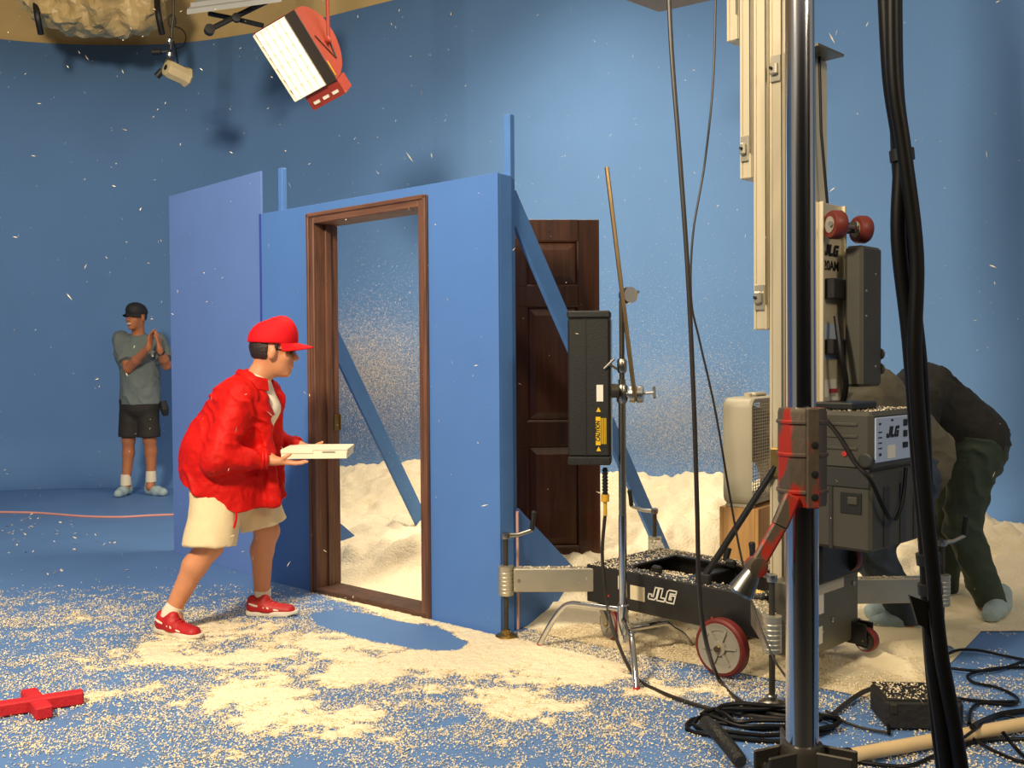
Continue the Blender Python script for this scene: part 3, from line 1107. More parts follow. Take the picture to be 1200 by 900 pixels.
def hand_field(S, w, d, n, thumb_side, curl=(25, 30, 25), splay=0.10, thumb_dir=None, s=1.0, spread=1.0, forearm=None):
    """w wrist, d along the palm to the fingers, n out of the palm; thumb_side +1/-1 picks d x n or its opposite"""
    d = Vector(d).normalized()
    n = Vector(n)
    n = (n - d * n.dot(d)).normalized()
    t = d.cross(n).normalized() * thumb_side
    w = Vector(w)
    k = 0.007
    lens = (0.078, 0.086, 0.080, 0.062)
    kn = []
    for i in range(4):
        off = (1.5 - i) * 0.021 * s
        base = w + t * off * 0.6 + d * 0.012 * s
        kk = w + t * off + d * (0.092 - 0.004 * abs(1 - i)) * s
        S.cap(base, kk, 0.0145 * s, 0.0115 * s, 0.012)
        kn.append(kk)
    S.cap(w - d * 0.02, w + d * 0.03, 0.025 * s, 0.026 * s, 0.015, flat=n, q=0.72)
    S.cap(w + d * 0.02 + t * 0.015 * s, w + d * 0.055 * s + t * 0.026 * s + n * 0.006, 0.016 * s, 0.013 * s, 0.012)
    for i in range(4):
        p0 = kn[i]
        dd = (d + t * (1.5 - i) * splay).normalized()
        ang = 0
        for j, (fr, r0, r1) in enumerate(((0.46, 0.0098, 0.0088), (0.30, 0.0088, 0.0080), (0.24, 0.0080, 0.0066))):
            ang += R(curl[j] * (1.0 + 0.12 * i))
            q = dd * math.cos(ang) + n * math.sin(ang)
            p1 = p0 + q * lens[i] * fr * s
            S.cap(p0, p1, r0 * s, r1 * s, 0.004)
            p0 = p1
    td = Vector(thumb_dir).normalized() if thumb_dir is not None else (d * 0.75 + t * 0.75 + n * 0.15).normalized()
    p0 = w + d * 0.045 * s + t * 0.030 * s + n * 0.004
    p1 = p0 + (td + t * 0.25).normalized() * 0.036 * s
    p2 = p1 + td * 0.030 * s
    S.cap(w + d * 0.02 * s + t * 0.018 * s, p0, 0.015 * s, 0.012 * s, 0.01)
    S.cap(p0, p1, 0.0115 * s, 0.0100 * s, 0.005)
    S.cap(p1, p2, 0.0100 * s, 0.0078 * s, 0.004)


def folds(scale=14.0, amp=0.006, seed=0, dirv=(0.3, 0.2, 1.0), warp=2.0):
    dv = np.array(Vector(dirv).normalized())

    def fn(P, N):
        w = fbm(P * 5.0, 2, seed) * warp * 2.2
        ph = (P @ dv) * scale * 2 * math.pi / 3.0 + w * 3.0
        a = np.sin(ph) * (0.35 + fbm(P * 3.5, 2, seed + 7))
        return amp * (a * 0.6 + (fbm(P * 16, 3, seed + 3) - 0.5) * 1.3)
    return fn


def creases(amp, seed, dirv, freq=11.0):
    """sharp-edged cloth creases running across dirv"""
    dv = np.array(Vector(dirv).normalized())

    def fn(P, N):
        w = fbm(P * 4.0, 3, seed)
        ph = (P @ dv) * freq + w * 5.5
        rdg = 1 - np.abs(2 * (ph - np.floor(ph)) - 1)
        rdg = rdg * rdg
        msk = np.clip(fbm(P * 4.5 + 9, 2, seed + 5) * 2.2 - 0.6, 0, 1)
        fine = np.abs(fbm(P * 20, 3, seed + 8) - 0.5)
        return amp * (rdg * msk - 0.45 - fine * 0.9)
    return fn


def shoe(heel, toe, parent, m_upper, m_sole, stripes=True, lift=0.0, k='shoe'):
    """trainer built along heel -> toe on the floor"""
    heel = Vector(heel)
    toe = Vector(toe)
    L = (toe - heel).length
    f = (toe - heel).normalized()
    u = Vector((0, 0, 1))
    u = (u - f * u.dot(f)).normalized()
    r = f.cross(u)
    s = L / 0.29

    def p(a, b, z):
        return heel + f * a * s + r * b * s + u * (z * s)
    # outline of the sole
    half = [(0.0, 0.012), (0.008, 0.026), (0.03, 0.034), (0.08, 0.034), (0.13, 0.035), (0.19, 0.045), (0.235, 0.043), (0.27, 0.028), (0.287, 0.010)]
    pts = [(a, b) for a, b in half] + [(a, -b * 0.95) for a, b in half[::-1]]
    m = MB()
    n = len(pts)
    lay = []
    for (z, g) in ((0.0, 0.90), (0.006, 1.0), (0.022, 1.03), (0.028, 0.97)):
        lay.append([p(0.14 + (a - 0.14) * (0.96 if z == 0 else 1.0), b * g, z + (0.010 if a > 0.25 and z < 0.01 else 0)) for a, b in pts])
    vs = sum(lay, [])
    fs = []
    for i in range(3):
        for j in range(n):
            fs.append((i * n + (j + 1) % n, i * n + j, (i + 1) * n + j, (i + 1) * n + (j + 1) % n))
    fs.append(tuple(range(n)))
    fs.append(tuple(range(4 * n - 1, 3 * n - 1, -1)))
    root = m.add(vs, fs)
    S = Sdf(np.minimum(np.array(heel), np.array(toe)) - 0.10, np.maximum(np.array(heel), np.array(toe)) + np.array((0.10, 0.10, 0.20)), 0.005)
    cut = [(p(0, 0, 0.024), -u)]
    S.cap(p(0.045, 0, 0.035), p(0.13, 0, 0.038), 0.036 * s, 0.036 * s, 0.02, cuts=cut)
    S.cap(p(0.12, 0, 0.036), p(0.235, 0, 0.026), 0.037 * s, 0.034 * s, 0.02, cuts=cut, flat=r, q=1.15)
    S.cap(p(0.030, 0, 0.05), p(0.032, 0, 0.082), 0.029 * s, 0.026 * s, 0.02)
    S.cap(p(0.09, 0, 0.05), p(0.105, 0, 0.088), 0.034 * s, 0.024 * s, 0.02)
    S.cap(p(0.05, 0, 0.05), p(0.09, 0, 0.065), 0.034 * s, 0.032 * s, 0.02)
    up = S.mesh(k, m_upper, parent, 1)
    root.build('sole', m_sole, up)
    if stripes:
        for b in (-1, 1):
            for (a0, z0, a1, z1, w) in ((0.025, 0.068, 0.075, 0.055, 0.006), (0.095, 0.056, 0.120, 0.040, 0.005), (0.115, 0.056, 0.145, 0.036, 0.006), (0.15, 0.040, 0.19, 0.034, 0.005)):
                mid = p((a0 + a1) / 2, 0.0395 * b, (z0 + z1) / 2)
                MB().tube([p(a0, 0.034 * b, z0), mid, p(a1, 0.038 * b, z1)], [w * 0.6, w, w * 0.7], 8).build('stripe', 'cotton_white', up)
        lc = MB()
        for i in range(4):
            a = 0.118 + i * 0.021
            z = 0.088 - i * 0.0085
            lc.tube([p(a, -0.020, z - 0.005), p(a + 0.004, 0, z + 0.0035), p(a, 0.020, z - 0.005)], 0.0028, 6)
        lc.build('laces', 'shoe_red', up)
    return up


def cover_shoe(heel, toe, parent, s=1.0):
    heel = Vector(heel)
    toe = Vector(toe)
    f = (toe - heel).normalized()
    S = Sdf(np.minimum(np.array(heel), np.array(toe)) - 0.12, np.maximum(np.array(heel), np.array(toe)) + np.array((0.12, 0.12, 0.2)), 0.006)
    c = [(Vector((0, 0, heel.z + 0.003)), (0, 0, -1))]
    U = Vector((0, 0, 1))
    L = (toe - heel).length
    S.cap(heel + f * 0.045 + U * 0.045, heel + f * L * 0.55 + U * 0.045, 0.048, 0.048, 0.02, cuts=c)
    S.cap(heel + f * L * 0.5 + U * 0.04, toe - f * 0.05 + U * 0.034, 0.05, 0.042, 0.02, cuts=c)
    S.cap(heel + f * 0.05 + U * 0.05, heel + f * 0.055 + U * 0.10, 0.048, 0.05, 0.02)
    return S.mesh('shoe_cover', 'shoe_cover', parent, 1, folds(30, 0.004, 4, (0.6, 0.4, 0.5)))


def cap_hat(c, f, u, parent, m, brim=0.075, high=0.0, s=1.0, name='cap'):
    """baseball cap: crown, brim, button"""
    f, u, r = perp(f, u)
    c = Vector(c)

    def p(a, b, d):
        return c + f * a * s + r * b * s + u * d * s
    S = Sdf(np.array(c) - 0.2, np.array(c) + 0.24, 0.005)
    ax = (f, r, u)
    cut = [(p(0, 0, 0.032), -u)]
    S.ell(p(-0.012, 0, 0.040), (0.112 * s, 0.091 * s, 0.100 * s), ax, 0.01, cuts=cut)
    if high:
        S.ell(p(0.030, 0, 0.075), (0.070 * s, 0.075 * s, (0.045 + high) * s), ax, 0.03, cuts=cut)
    crown = S.mesh(name, m, parent, 1)
    # brim: curved plate
    V = []
    n1, n2 = 13, 7
    for lay in (0, 1):
        for i in range(n1):
            a = R(-78 + 156 * i / (n1 - 1))
            for j in range(n2):
                t = j / (n2 - 1)
                e = 0.092 + brim * t * max(0.0, math.cos(a * 0.9)) ** 0.6
                x = math.cos(a) * e + 0.006
                y = math.sin(a) * (0.086 + 0.006 * t)
                z = 0.038 - 0.018 * t - 0.022 * (y / 0.09) ** 2 * t - lay * 0.004
                V.append(p(x, y, z))
    F = []
    o_ = n1 * n2
    for i in range(n1 - 1):
        for j in range(n2 - 1):
            q = (i * n2 + j, i * n2 + j + 1, (i + 1) * n2 + j + 1, (i + 1) * n2 + j)
            F.append(q)
            F.append(tuple(o_ + v for v in reversed(q)))
    for i in range(n1 - 1):
        a_, b_ = i * n2 + n2 - 1, (i + 1) * n2 + n2 - 1
        F.append((a_, a_ + o_, b_ + o_, b_))
    raw_mesh('brim', V, F, m, crown)
    MB().lathe([(0.008, 0), (0.007, 0.004), (0.002, 0.006)], p(-0.012, 0, 0.134 + high * 0.30), u, 10).build('button', m, crown)
    return crown, p


# ------------------------------------------------------------------ the man in the red jacket
man = thing('person', 'person in red jacket, red cap and cream shorts crouching with a flat white box', 'person', (-1.42, 4.85, 0))
hc = at(321, 411, 4.86)
hf = Vector((0.97, 0.22, -0.10))
hu = Vector((0.10, 0.0, 1.0))
nb = Vector((-1.245, 4.85, 1.185))
S = Sdf((-1.85, 4.35, -0.01), (-0.72, 5.35, 1.62), 0.0065)
head_field(S, hc, hf, hu)
S.cap(nb - Vector((0.03, 0, 0.03)), hc + Vector((-0.035, -0.0, -0.06)), 0.066, 0.056, 0.03)
pel = Vector((-1.42, 4.86, 0.74))
ches = Vector((-1.33, 4.85, 1.03))
S.cap(pel, ches, 0.13, 0.14, 0.03, flat=(0, 1, 0), q=1.2)
S.cap(ches, nb - Vector((0.04, 0, 0.07)), 0.11, 0.06, 0.03, flat=(0, 1, 0), q=1.2)
hipn, hipf = Vector((-1.41, 4.76, 0.72)), Vector((-1.37, 4.97, 0.72))
knn, knf = at(246, 640, 4.67), at(313, 622, 4.99)
ann, anf = at(202, 716, 4.67), at(307, 698, 5.035)
for (h, k_, a_) in ((hipn, knn, ann), (hipf, knf, anf)):
    S.cap(h, k_, 0.088, 0.062, 0.03)
    cm = k_.lerp(a_, 0.30) + Vector((-0.018, 0, 0))
    S.cap(k_, cm, 0.058, 0.058, 0.02)
    S.cap(cm, a_, 0.056, 0.038, 0.02)
    S.cap(a_, a_ + Vector((0.02, -0.01, -0.06)), 0.038, 0.042, 0.02)
shn, eln, wrn = Vector((-1.30, 4.69, 1.10)), Vector((-1.375, 4.60, 0.83)), Vector((-1.155, 4.70, 0.825))
shf, elf, wrf = Vector((-1.24, 5.01, 1.10)), Vector((-1.27, 5.14, 0.88)), Vector((-1.085, 5.04, 0.855))
for (a_, b_, c_) in ((shn, eln, wrn), (shf, elf, wrf)):
    S.cap(a_, b_, 0.042, 0.040, 0.02)
    S.cap(b_, c_, 0.040, 0.030, 0.02)
hand_field(S, wrn + Vector((0.0, 0, -0.006)), (1, 0.10, -0.13), (0.10, 0.0, 1.0), 1, curl=(2, 8, 8), thumb_dir=(0.86, 0.05, 0.50), s=1.02)
hand_field(S, wrf + Vector((0.01, 0, -0.005)), (1, -0.12, -0.16), (0.1, 0.0, 1.0), -1, curl=(-4, 6, 8), thumb_dir=(0.8, -0.45, 0.42), s=1.02)
S.mesh('body', 'skin', man, 1)
face_parts(hc, hf, hu, man)
# glasses
f_, u_, r_ = perp(hf, hu)
g = MB()
for b in (-1, 1):
    cc = hc + f_ * 0.098 + r_ * 0.033 * b + u_ * 0.006
    g.lathe([(0.006, -0.001), (0.021, -0.001), (0.021, 0.002), (0.006, 0.002)], cc, f_ + r_ * 0.25 * b, 14)
    g.tube([hc + f_ * 0.092 + r_ * 0.052 * b + u_ * 0.010, hc + f_ * 0.0 + r_ * 0.081 * b + u_ * 0.008], 0.0028, 6)
g.tube([hc + f_ * 0.103 - r_ * 0.014 + u_ * 0.01, hc + f_ * 0.103 + r_ * 0.014 + u_ * 0.01], 0.0025, 6)
g.build('glasses', 'eye_dark', man)
# hair under the cap
S = Sdf(np.array(hc) - 0.16, np.array(hc) + 0.16, 0.005)
ax = (f_, r_, u_)
S.ell(hc - f_ * 0.016 + u_ * 0.018, (0.104, 0.084, 0.106), ax, 0.01, cuts=[(hc + f_ * -0.028, f_), (hc + u_ * 0.06, u_), (hc - u_ * 0.045, -u_)])
for b in (-1, 1):
    S.cap(hc + f_ * 0.012 + r_ * 0.080 * b + u_ * 0.04, hc + f_ * 0.008 + r_ * 0.078 * b - u_ * 0.002, 0.010, 0.007, 0.01)
S.mesh('hair', 'hair_dark', man, 1, lambda P, N: 0.003 * (fbm(P * 60, 2, 3) - 0.5))
crown, hp = cap_hat(hc + f_ * 0.004 + u_ * 0.004, hf + Vector((0, 0, 0.06)), hu, man, 'cap_red', brim=0.082, high=0.040, s=1.06)
MB().lathe([(0.001, 0.0), (0.026, 0.0), (0.026, 0.003), (0.001, 0.004)], hp(0.086, 0, 0.098), perp(hf, hu)[0] + Vector((0, 0, 0.35)), 16).build('badge', 'cotton_white', crown)
# red jacket
S = Sdf((-1.86, 4.30, 0.42), (-0.95, 5.42, 1.45), 0.0075)
wst = at(262, 545, 4.86)
hemc = [(at(272, 600, 4.66), Vector((-0.50, 0, -1.0))), (at(272, 603, 4.66), Vector((0.12, 0, -1.0)))]
S.cap(Vector((-1.335, 4.86, 1.06)), Vector((-1.41, 4.86, 0.84)), 0.160, 0.195, 0.05, flat=(0, 1, 0), q=1.22, cuts=hemc)
S.cap(Vector((-1.425, 4.86, 0.84)), Vector((-1.415, 4.85, 0.52)), 0.205, 0.215, 0.05, flat=(0, 1, 0), q=1.16, cuts=hemc)
S.cap(Vector((-1.30, 4.86, 1.10)), nb + Vector((-0.035, 0, -0.015)), 0.155, 0.085, 0.04, flat=(0, 1, 0), q=1.3)
S.cap(shn + Vector((0.0, 0.03, 0.015)), eln, 0.088, 0.078, 0.03)
S.cap(eln, wrn + Vector((-0.035, 0, 0)), 0.080, 0.050, 0.02)
S.cap(shf + Vector((0, -0.05, 0.015)), elf, 0.098, 0.086, 0.03)
S.cap(elf, wrf + Vector((-0.03, 0, 0)), 0.084, 0.052, 0.02)
# hanging front edges and the collar
S.cap(Vector((-1.20, 4.76, 1.10)), at(322, 588, 4.80), 0.030, 0.040, 0.05)
S.cap(Vector((-1.17, 4.93, 1.10)), at(327, 580, 4.95), 0.030, 0.040, 0.05)
# opening at the neck and chest
S.cap(nb + Vector((0.035, 0, 0.09)), nb + Vector((0.02, 0, -0.02)), 0.062, 0.055, 0, sub=True)
S.cap(nb + Vector((0.10, 0.0, -0.02)), Vector((-1.12, 4.87, 0.98)), 0.032, 0.022, 0, sub=True)
jk = S.mesh('jacket', 'jacket_red', man, 2, creases(0.016, 5, (0.75, 0.3, 0.6)))
# stand collar, cuffs, hem band, zip tail
ring = []
for i in range(15):
    a = R(35 + 290 * i / 14)
    ring.append((math.cos(a), math.sin(a)))
vs, fs = [], []
for (ca_, sa_) in ring:
    for (rr_, zz_) in ((0.086, -0.030), (0.080, 0.022), (0.083, 0.030), (0.092, 0.020), (0.098, -0.030)):
        vs.append(nb + Vector((ca_ * rr_ - 0.012, sa_ * rr_ * 1.06, zz_ + 0.012 - 0.026 * ca_)))
for i_ in range(14):
    for j_ in range(5):
        fs.append((i_ * 5 + j_, i_ * 5 + (j_ + 1) % 5, (i_ + 1) * 5 + (j_ + 1) % 5, (i_ + 1) * 5 + j_))
fs += [(4, 3, 2, 1, 0), (70, 71, 72, 73, 74)]
MB().add(vs, fs).build('collar', 'jacket_red', jk)
for (e_, w_) in ((eln, wrn), (elf, wrf)):
    d = (w_ - e_).normalized()
    q0 = w_ - d * 0.045
    MB().lathe([(0.030, 0.0), (0.048, 0.001), (0.050, 0.008), (0.046, 0.016), (0.049, 0.024), (0.045, 0.032), (0.030, 0.034)], q0, d, 18).build('cuff', 'jacket_red', jk)
MB().tube(spline([at(276, 594, 4.66), at(277, 607, 4.65), at(274, 619, 4.65)], 4), [0.006] * 8 + [0.004], 6).build('drawcord', 'jacket_red', jk)
# white shirt
S = Sdf((-1.45, 4.65, 0.8), (-1.0, 5.05, 1.3), 0.006)
S.cap(nb + Vector((-0.005, 0, 0.0)), Vector((-1.20, 4.86, 1.06)), 0.066, 0.058, 0.03, flat=(0, 1, 0), q=1.1)
S.cap(Vector((-1.20, 4.85, 1.06)), Vector((-1.25, 4.86, 0.90)), 0.055, 0.05, 0.03)
S.mesh('shirt', 'cotton_white', man, 1)
# cream shorts
S = Sdf((-1.85, 4.40, 0.30), (-1.02, 5.32, 0.98), 0.0075)
S.cap(pel + Vector((0, 0, 0.04)), pel + Vector((0, 0, -0.08)), 0.160, 0.160, 0.03, flat=(0, 1, 0), q=1.2)
dn_ = (knn - hipn).normalized()
df_ = (knf - hipf).normalized()
S.cap(hipn, knn + dn_ * 0.10, 0.115, 0.122, 0.03, cuts=[(at(250, 640, 4.68), dn_ * 0.6 + Vector((0.0, 0, -0.8)))], flat=(1, 0, 0), q=1.04)
S.cap(hipf, knf + df_ * 0.10, 0.130, 0.112, 0.02, cuts=[(at(305, 617, 4.98), df_ * 0.6 + Vector((0.10, 0, -0.8)))])
sh_ = S.mesh('shorts', 'shorts_cream', man, 1, folds(9, 0.006, 15, (0.7, 0.5, 0.2), 1.0))
# socks and shoes
for (a_, k_) in ((ann, knn), (anf, knf)):
    d = (a_ - k_).normalized()
    MB().tube([a_ - d * 0.035, a_ + d * 0.01, a_ + d * 0.05 + Vector((0.01, 0, 0))], [0.043, 0.046, 0.05], 14).build('sock', 'cotton_white', man)
hl, tl = gr(184, 742), gr(233, 750)
hl.z = 0.012
shoe(hl, hl + (tl - hl).normalized() * 0.285, man, 'shoe_red', 'cotton_white')
hl, tl = gr(289, 721), gr(349, 722)
shoe(hl + Vector((0, 0, 0.003)), hl + Vector((0, 0, 0.003)) + (tl - hl).normalized() * 0.272, man, 'shoe_red', 'cotton_white')

# the flat white carton he holds
bx0 = at(332, 534, 4.73)
BM_ = Matrix.Translation((-1.105, 4.72, 0.823)) @ Matrix.Rotation(R(3.0), 4, 'Z') @ Matrix.Rotation(R(0.3), 4, 'Y')
carton = thing('pizza_box', 'flat white cardboard carton held out by the person in red', 'box', BM_ @ Vector((0.15, 0.15, 0)))
m_ = MB(BM_)
m_.box((0, 0, 0), (0.31, 0.31, 0.003)).box((0, 0, 0.003), (0.31, 0.003, 0.040)).box((0, 0.307, 0.003), (0.31, 0.31, 0.040)).box((0, 0.003, 0.003), (0.003, 0.307, 0.040)).box((0.307, 0.003, 0.003), (0.31, 0.307, 0.040))
m_.build('tray', 'box_white', carton, False)
lid = MB(BM_).box((-0.002, -0.003, 0.0405), (0.313, 0.312, 0.0435)).box((-0.002, -0.0035, 0.026), (0.15, -0.0005, 0.0405)).box((0.3105, 0.0, 0.028), (0.3135, 0.31, 0.0405)).build('lid', 'box_white', carton, False)
MB(BM_).box((0.195, -0.0038, 0.030), (0.255, -0.0002, 0.0325)).build('slot', 'fixture_dark', lid, False)
for y in (0.05, 0.25):
    MB(BM_).box((0.3100, y, 0.034), (0.3140, y + 0.02, 0.037)).build('slot', 'fixture_dark', lid, False)

# ------------------------------------------------------------------ the clapping man at the back wall
GD = gr(163, 580).y
gm = thing('person', 'person in grey T-shirt, black shorts and black cap clapping by the blue wall', 'person', gr(163, 580))
G = lambda px, py, dd=0.0: at(px, py, GD + dd)
hc = G(159.5, 371.5, -0.05)
hf = Vector((-0.34, -0.92, -0.02))
hu = Vector((0.03, -0.05, 1))
lo = np.array(G(120, 590)) - np.array((0, 0.55, 0.05))
hi = np.array(G(212, 340)) + np.array((0, 0.35, 0.05))
S = Sdf(lo, hi, 0.0072)
head_field(S, hc, hf, hu)
nb = G(162, 391, 0.0)
S.cap(nb, hc + Vector((0.01, 0.02, -0.06)), 0.060, 0.054, 0.03)
pel, ch = G(165, 468), G(163, 410)
S.cap(pel, ch, 0.115, 0.105, 0.03, flat=(1, 0, 0), q=1.2)
S.cap(ch, nb - Vector((0, 0, 0.06)), 0.10, 0.06, 0.03, flat=(1, 0, 0), q=1.2)
legs = ((G(154, 472), G(150.5, 516), G(147.5, 566)), (G(172, 472), G(175.5, 516), G(177, 562)))
for (h, k_, a_) in legs:
    S.cap(h, k_, 0.085, 0.062, 0.03)
    cm = k_.lerp(a_, 0.3) + Vector((0, 0.02, 0))
    S.cap(k_, cm, 0.058, 0.058, 0.02)
    S.cap(cm, a_, 0.056, 0.040, 0.02)
    S.cap(a_, a_ + Vector((0, -0.02, -0.07)), 0.040, 0.045, 0.02)
sR, eR, wR = G(141, 397), G(150.5, 432, -0.16), G(174, 407, -0.34)
sL, eL, wL = G(185, 398), G(195, 428, -0.12), G(187, 410, -0.32)
for (a_, b_, c_) in ((sR, eR, wR), (sL, eL, wL)):
    S.cap(a_, b_, 0.052, 0.045, 0.02)
    S.cap(b_, b_.lerp(c_, 0.4), 0.045, 0.044, 0.02)
    S.cap(b_.lerp(c_, 0.4), c_, 0.044, 0.030, 0.02)
hand_field(S, wR, (0.24, -0.10, 1.0), (1.0, -0.1, -0.2), 1, curl=(6, 8, 8), splay=0.05, thumb_dir=(0.0, 0.75, 0.9), s=1.05)
hand_field(S, wL, (-0.10, -0.10, 1.0), (-1.0, -0.1, -0.05), -1, curl=(6, 8, 8), splay=0.05, thumb_dir=(0.0, 0.75, 0.9), s=1.05)
S.mesh('body', 'skin_tan', gm, 1)
face_parts(hc, hf, hu, gm, smile=True)
f_, u_, r_ = perp(hf, hu)
S = Sdf(np.array(hc) - 0.16, np.array(hc) + 0.16, 0.006)
S.ell(hc - f_ * 0.018 + u_ * 0.02, (0.101, 0.082, 0.104), (f_, r_, u_), 0.01, cuts=[(hc - f_ * 0.03, f_), (hc - u_ * 0.03, -u_)])
S.mesh('hair', 'hair_dark', gm, 1)
crown, hp = cap_hat(hc, hf, hu, gm, 'cap_black', brim=0.06, high=0.015)
for (b, z) in ((-0.03, 0.075), (0.0, 0.085), (0.03, 0.078)):
    MB().lathe([(0.001, 0), (0.017, 0), (0.015, 0.004), (0.001, 0.005)], hp(0.088 - abs(b) * 0.35, b, z), f_ + u_ * 0.3 + r_ * b * 6, 12).build('patch', 'patch_orange' if b else 'cotton_white', crown)
# grey T-shirt
S = Sdf(lo, hi, 0.0085)
cutb = [(G(165, 474), (0, 0, -1))]
S.cap(G(165, 480), G(163, 415), 0.165, 0.165, 0.04, flat=(1, 0, 0), q=1.18, cuts=cutb)
S.cap(G(163, 415), G(163, 400), 0.150, 0.088, 0.04, flat=(1, 0, 0), q=1.6)
for (a_, b_) in ((sR, eR), (sL, eL)):
    d = (b_ - a_).normalized()
    S.cap(a_ + Vector((0, 0, -0.005)), b_, 0.084, 0.096, 0.04, cuts=[(a_.lerp(b_, 0.80), d)])
ts = S.mesh('tshirt', 'tee_grey', gm, 1, creases(0.014, 25, (0.8, 0.2, 0.45), 7.0))
MB().tube([nb + Vector((math.cos(R(a)) * 0.075, math.sin(R(a)) * 0.068 - 0.008, -0.018 + 0.02 * math.sin(R(a)))) for a in range(0, 360, 20)], 0.010, 8, closed=True).build('neckband', 'tee_grey', ts)
MB().tube([G(180, 411, -0.205), G(178, 416, -0.21), G(179.5, 418, -0.21)], [0.012, 0.014, 0.01], 8).build('chest_print', 'cotton_white', ts)
# black shorts
S = Sdf(lo, hi, 0.0085)
S.cap(pel + Vector((0, 0, 0.02)), pel + Vector((0, 0, -0.06)), 0.145, 0.15, 0.03, flat=(1, 0, 0), q=1.22)
for (h, k_, a_) in legs:
    S.cap(h, k_ + Vector((0, 0, -0.06)), 0.112, 0.104, 0.015, cuts=[(k_ + Vector((0, 0, 0.035)), (0, 0, -1))])
st_ = S.mesh('shorts', 'shorts_black', gm, 1, folds(7, 0.006, 35, (0.9, 0.3, 0.3), 1.2))
MB().tube([G(191, 470, -0.02), G(193, 480, -0.03), G(194, 487, -0.02)], [0.030, 0.042, 0.026], 10).build('belt_pouch', 'cap_black', st_)
MB().lathe([(0.032, -0.014), (0.036, -0.012), (0.036, 0.012), (0.032, 0.014)], wL + (eL - wL).normalized() * 0.035, (eL - wL), 16).build('wristband', 'cap_black', gm)
for i_, (h, k_, a_) in enumerate(legs):
    MB().tube([a_ + Vector((0, 0, 0.085)), a_ + Vector((0, 0, 0.06)), a_ + Vector((0, 0, -0.02))], [0.046, 0.049, 0.052], 14).build('sock', 'cotton_white', gm)
gz = 0.0
cover_shoe(Vector((legs[0][2].x, GD + 0.09, gz)), Vector((legs[0][2].x - 0.01, GD - 0.22, gz)), gm)
cover_shoe(Vector((legs[1][2].x - 0.06, GD + 0.05, gz)), Vector((legs[1][2].x + 0.19, GD - 0.12, gz)), gm)

# ------------------------------------------------------------------ the man in black bending over on the right
bm_ = thing('person', 'person in black top and dark green jeans bent over beside the snow', 'person', gr(1158, 724))
BD = 4.95
B = lambda px, py, dd=0.0: at(px, py, BD + dd)
hip1, kne1, ank1 = B(1138, 528, -0.02), B(1128, 618, -0.03), B(1162, 702, -0.05)
hip2, kne2, ank2 = B(1128, 528, 0.18), B(1108, 612, 0.22), B(1106, 690, 0.30)
nbk = B(1068, 462, 0.12)
shc = B(1082, 466, 0.10)
pel = B(1134, 512, 0.08)
hc = B(1046, 478, 0.10)
hf, hu = Vector((-0.55, -0.1, -0.8)), Vector((-0.8, 0.0, 0.55))
S = Sdf(np.array(B(1000, 760)) - np.array((0.05, 0.35, 0.02)), np.array(B(1190, 405)) + np.array((0.1, 0.75, 0.05)), 0.009)
head_field(S, hc, hf, hu)
S.cap(nbk, hc + Vector((0.05, 0, 0.0)), 0.062, 0.056, 0.03)
S.cap(pel, shc, 0.13, 0.13, 0.03, flat=(0, 1, 0), q=1.2)
S.cap(shc, nbk, 0.12, 0.07, 0.03)
for (h, k_, a_) in ((hip1, kne1, ank1), (hip2, kne2, ank2)):
    S.cap(h, k_, 0.085, 0.06, 0.03)
    S.cap(k_, a_, 0.056, 0.042, 0.02)
    S.cap(a_, a_ + Vector((-0.01, -0.01, -0.06)), 0.04, 0.045, 0.02)
arm1 = (B(1084, 470, -0.10), B(1072, 540, -0.16), B(1052, 590, -0.14))
arm2 = (B(1080, 470, 0.30), B(1062, 540, 0.34), B(1045, 585, 0.25))
for (a_, b_, c_) in (arm1, arm2):
    S.cap(a_, b_, 0.052, 0.042, 0.02)
    S.cap(b_, c_, 0.042, 0.03, 0.02)
hand_field(S, arm1[2], (-0.4, 0, -0.9), (-0.9, 0.1, 0.4), 1, curl=(20, 25, 20))
hand_field(S, arm2[2], (-0.4, 0, -0.9), (-0.9, -0.1, 0.4), -1, curl=(20, 25, 20))
S.mesh('body', 'skin', bm_, 1)
face_parts(hc, hf, hu, bm_)
f_, u_, r_ = perp(hf, hu)
S = Sdf(np.array(hc) - 0.18, np.array(hc) + 0.18, 0.006)
S.ell(hc - f_ * 0.016 + u_ * 0.024, (0.106, 0.086, 0.108), (f_, r_, u_), 0.01, cuts=[(hc + f_ * 0.055 + u_ * 0.02, f_ * 0.9 - u_ * 0.45), (hc - u_ * 0.05, -u_)])
S.mesh('hair', 'hair_dark', bm_, 1, lambda P, N: 0.006 * (fbm(P * 45, 2, 3) - 0.5))
S = Sdf(np.array(B(1000, 640)) - np.array((0.05, 0.4, 0.0)), np.array(B(1190, 400)) + np.array((0.1, 0.8, 0.1)), 0.009)
S.cap(pel + Vector((0.02, 0, 0.0)), shc + Vector((0, 0, 0.01)), 0.178, 0.165, 0.04, flat=(0, 1, 0), q=1.2)
S.cap(shc + Vector((0, 0, 0.01)), nbk, 0.165, 0.088, 0.04, flat=(0, 1, 0), q=1.25)
for (a_, b_, c_) in (arm1, arm2):
    S.cap(a_, b_, 0.092, 0.082, 0.03)
    S.cap(b_, b_.lerp(c_, 0.85), 0.080, 0.054, 0.02)
S.mesh('sweater', 'coat_black', bm_, 1, creases(0.018, 45, (0.7, 0.2, 0.6), 8.0))
S = Sdf(np.array(B(1060, 760)) - np.array((0.05, 0.35, 0.02)), np.array(B(1190, 470)) + np.array((0.1, 0.75, 0.1)), 0.009)
S.cap(pel + Vector((0.05, 0, -0.01)), pel + Vector((0.02, 0, -0.10)), 0.150, 0.155, 0.03, flat=(0, 1, 0), q=1.2)
